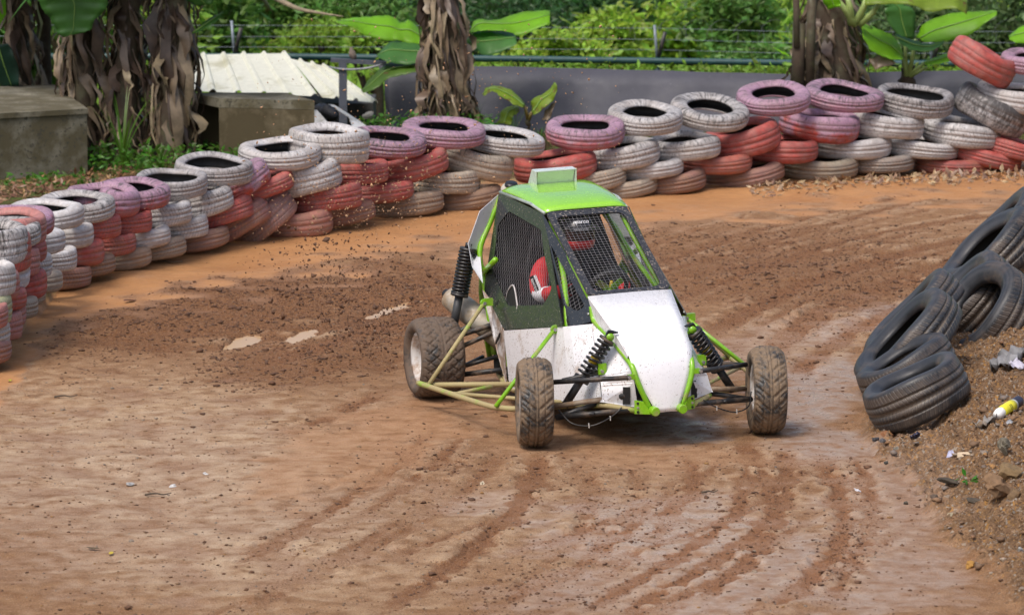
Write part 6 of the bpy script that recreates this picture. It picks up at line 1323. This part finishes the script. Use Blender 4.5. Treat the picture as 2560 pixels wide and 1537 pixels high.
# yellow and white tube with a grey sock of cloth at its end
p = onbank(2492, 1062); q = onbank(2575, 1005); d = (q-p); e = empty('product_tube', p+Vector((0, 0, .03)), label='yellow and white plastic tube lying on the gravel bank', cat='plastic tube')
d = d.normalized(); M = d.to_track_quat('Z', 'Y').to_matrix().to_4x4(); WT = mat('white plastic', (.78, .78, .76), .35, var=.04); YT = mat('yellow plastic', (.72, .66, .03), .35, var=.06)
m = MB(); m.lathe([(0, -.01), (.028, 0), (.034, .03), (.036, .30), (0, .30)], M, 20); bd2 = m.build('tube_body', WT, e, True)
FA = max(np.linspace(0, 6.283, 60), key=lambda a: (M.to_3x3()@Vector((math.cos(a), math.sin(a), 0))).dot(Vector((0, -.97, .2)))); m = MB(); N = 12; rows = []
for zz_ in np.linspace(.055, .215, 5): rows.append([M@Vector((.0372*math.cos(a), .0372*math.sin(a), zz_)) for a in np.linspace(FA-1.75, FA+1.0, N)])
m.sheet(rows, .001); m.build('label', YT, bd2, True)
m = MB(); m.lathe([(.0365, .235), (.0368, .30), (.0365, .31)], M, 20); m.build('cap', mat('dark cap', (.03, .03, .05), .4), e, True)
for z_, t_ in ((.128, .004), (.140, .003), (.149, .004)):
    m = MB(); m.add([M@Vector((.0385*math.cos(a), .0385*math.sin(a), z_+k_*t_)) for a in np.linspace(FA-.5, FA+.5, 6) for k_ in (0, 1)], [(i*2, i*2+1, i*2+3, i*2+2) for i in range(5)]); m.build('printed_line', SPR, bd2)
RAG = mat('dirty grey rag', (.24, .23, .22), .9, var=.45, scale=30, dirt=(.18, .12, .07), damt=.5)
def crumple(name, c, w, h, mt, label, cat, seed, amp=.03):
    rr = np.random.default_rng(seed); rows = []
    ph = rr.random(8)*6
    for i in range(10):
        row = []
        for j in range(10):
            x, y = (i/9-.5)*w*(1+.2*math.sin(j+ph[0])), (j/9-.5)*h*(1+.2*math.sin(i*1.3+ph[1])); z = amp*(math.sin(x*60+ph[2])*math.cos(y*50+ph[3])+.6*math.sin((x+y)*110+ph[4])+.4*rr.standard_normal())
            row.append(Vector((x, y, z)))
        rows.append(row)
    m = MB(); m.sheet(rows, .003); o = m.build(name, mt, None, True); o.location = c; o.rotation_euler = (.35, -.25, rr.random()*6); return tag(o, label, cat)
p = onbank(2462, 1075); crumple('rag', p+Vector((0, 0, .03)), .14, .12, RAG, 'muddy pale cloth scrap at the end of the yellow tube', 'rag', 4, .02)
p = onbank(2520, 915); crumple('rag', p+Vector((0, 0, .05)), .24, .22, mat('grey cloth', (.20, .20, .21), .9, var=.5, scale=12), 'crumpled grey cloth on the bank under the open hollow tyre', 'rag', 5, .04)
p = onbank(2545, 925); crumple('plastic_scrap', p+Vector((0, 0, .05)), .08, .10, mat('pale plastic', (.5, .48, .58), .4), 'small pale plastic scrap beside the crumpled grey cloth', 'plastic scrap', 6, .02)
p = onbank(2378, 1133); m = MB(); m.slab([p+Vector(v) for v in ((-.032, -.02, .03), (.030, -.03, .04), (.012, .05, .065), (-.015, .03, .06))], .004); tag(m.build('plastic_shard', mat('lilac plastic', (.42, .42, .56), .35)), 'lilac grey plastic shard on the gravel bank', 'plastic shard')
p = onbank(2415, 1152); m = MB(); m.slab([p+Vector(v) for v in ((-.055, -.01, .02), (.05, 0, .035), (.045, .03, .05), (-.05, .03, .045))], .006); tag(m.build('tile_shard', mat('beige tile', (.48, .38, .26), .6)), 'beige flat shard right of the lilac plastic', 'shard')
p = onbank(2288, 1108); crumple('foil_scrap', p+Vector((0, 0, .02)), .05, .05, mat('dark foil', (.05, .05, .09), .3, metal=.5), 'small dark shiny scrap near the lowest black tyre', 'scrap', 8, .012)
p = onbank(2144, 1235); crumple('plastic_scrap', p+Vector((0, 0, .01)), .035, .03, mat('white scrap', (.75, .75, .8), .4), 'tiny white scrap on the wet ground', 'plastic scrap', 9, .006)
def dryleaf(name, u, v, L_, col, label, seed):
    p = onbank(u, v); rr = random.Random(seed); a = rr.random()*6.28; rows = []
    for i in range(7):
        f = i/6; wd = L_*.22*math.sin(math.pi*(.08+.86*f)); rows.append([Vector((L_*(f-.5), s_*wd, .012+.25*wd*abs(s_)+.04*L_*math.sin(f*5+seed))) for s_ in (-1, -.5, 0, .5, 1)])
    m = MB(); m.sheet(rows, .0015); o = m.build(name, mat('dry leaf %d' % seed, col, .7, var=.4, scale=40), None, True); o.location = p; o.rotation_euler = (0, 0, a); tag(o, label, 'leaf')
dryleaf('dry_leaf', 325, 755, .13, (.12, .045, .025), 'curled brown leaf on the churned mud left of the puddles', 1)
dryleaf('dry_leaf', 232, 1370, .075, (.10, .07, .035), 'dark curled leaf on the dry ground, lower left', 2)
dryleaf('dry_leaf', 278, 1384, .06, (.50, .38, .04), 'small yellow leaf beside the dark curled leaf', 3)
dryleaf('dry_leaf', 26, 952, .05, (.42, .40, .03), 'tiny yellow leaf at the left frame edge', 4)
for i, (u, v, L_, a_, lab) in enumerate(((165, 995, .16, .1, 'thin dark twig lying on the dry left ground'), (410, 657, .32, -.25, 'brown twig on the wet clay by the beige bottom tyre'), (1775, 1235, .10, .2, 'short dark twig on the wet ground right of the tracks'), (395, 1240, .16, .05, 'short grey stick near the white flakes'))):
    p = onbank(u, v); m = MB(); m.tube(smooth_path([Vector((-L_/2, 0, .012)), Vector((-.1*L_, .02*L_, .02)), Vector((.2*L_, -.05*L_, .014)), Vector((L_/2, .03*L_, .022))], 4), [.007, .007, .006, .006, .006, .005, .005, .005, .005, .004, .004, .003, .003], 6)
    if i == 1: m.tube([Vector((-.1*L_, 0, .02)), Vector((.15*L_, .2*L_, .02))], [.005, .002], 5)
    o = m.build('twig', mat('twig bark', (.09, .065, .045), .8), None, True); o.location = p; o.rotation_euler = (0, 0, a_); tag(o, lab, 'twig')
# leaf litter along the right foot of the wall
r = np.random.default_rng(31); n = 620; u = r.uniform(1880, 2620, n); v = np.interp(u, WU, WV)+np.abs(r.normal(6, 11, n))
P = np.array([G(a, b)[:] for a, b in zip(u, v)]); P[:, 2] = [gz(x, y)+.012 for x, y, _ in P]
tag(leafcloud('leaf_litter', P, .085, leafmat('dry litter', (.30, .20, .12), None, .1, .5, 30), 32, up=.9, droop=0), kind='stuff')
n = 500; u = r.uniform(-20, 330, n); v = np.interp(u, [-20, 220, 330], [505, 462, 440])+r.normal(0, 16, n); P = np.array([G(a, b)[:] for a, b in zip(u, v)]); P[:, 2] = [gz(x, y)+.015 for x, y, _ in P]
tag(leafcloud('soil_litter', P, .075, leafmat('brown litter', (.20, .105, .05), None, .1, .5, 30), 33, up=.9, droop=0), kind='stuff')
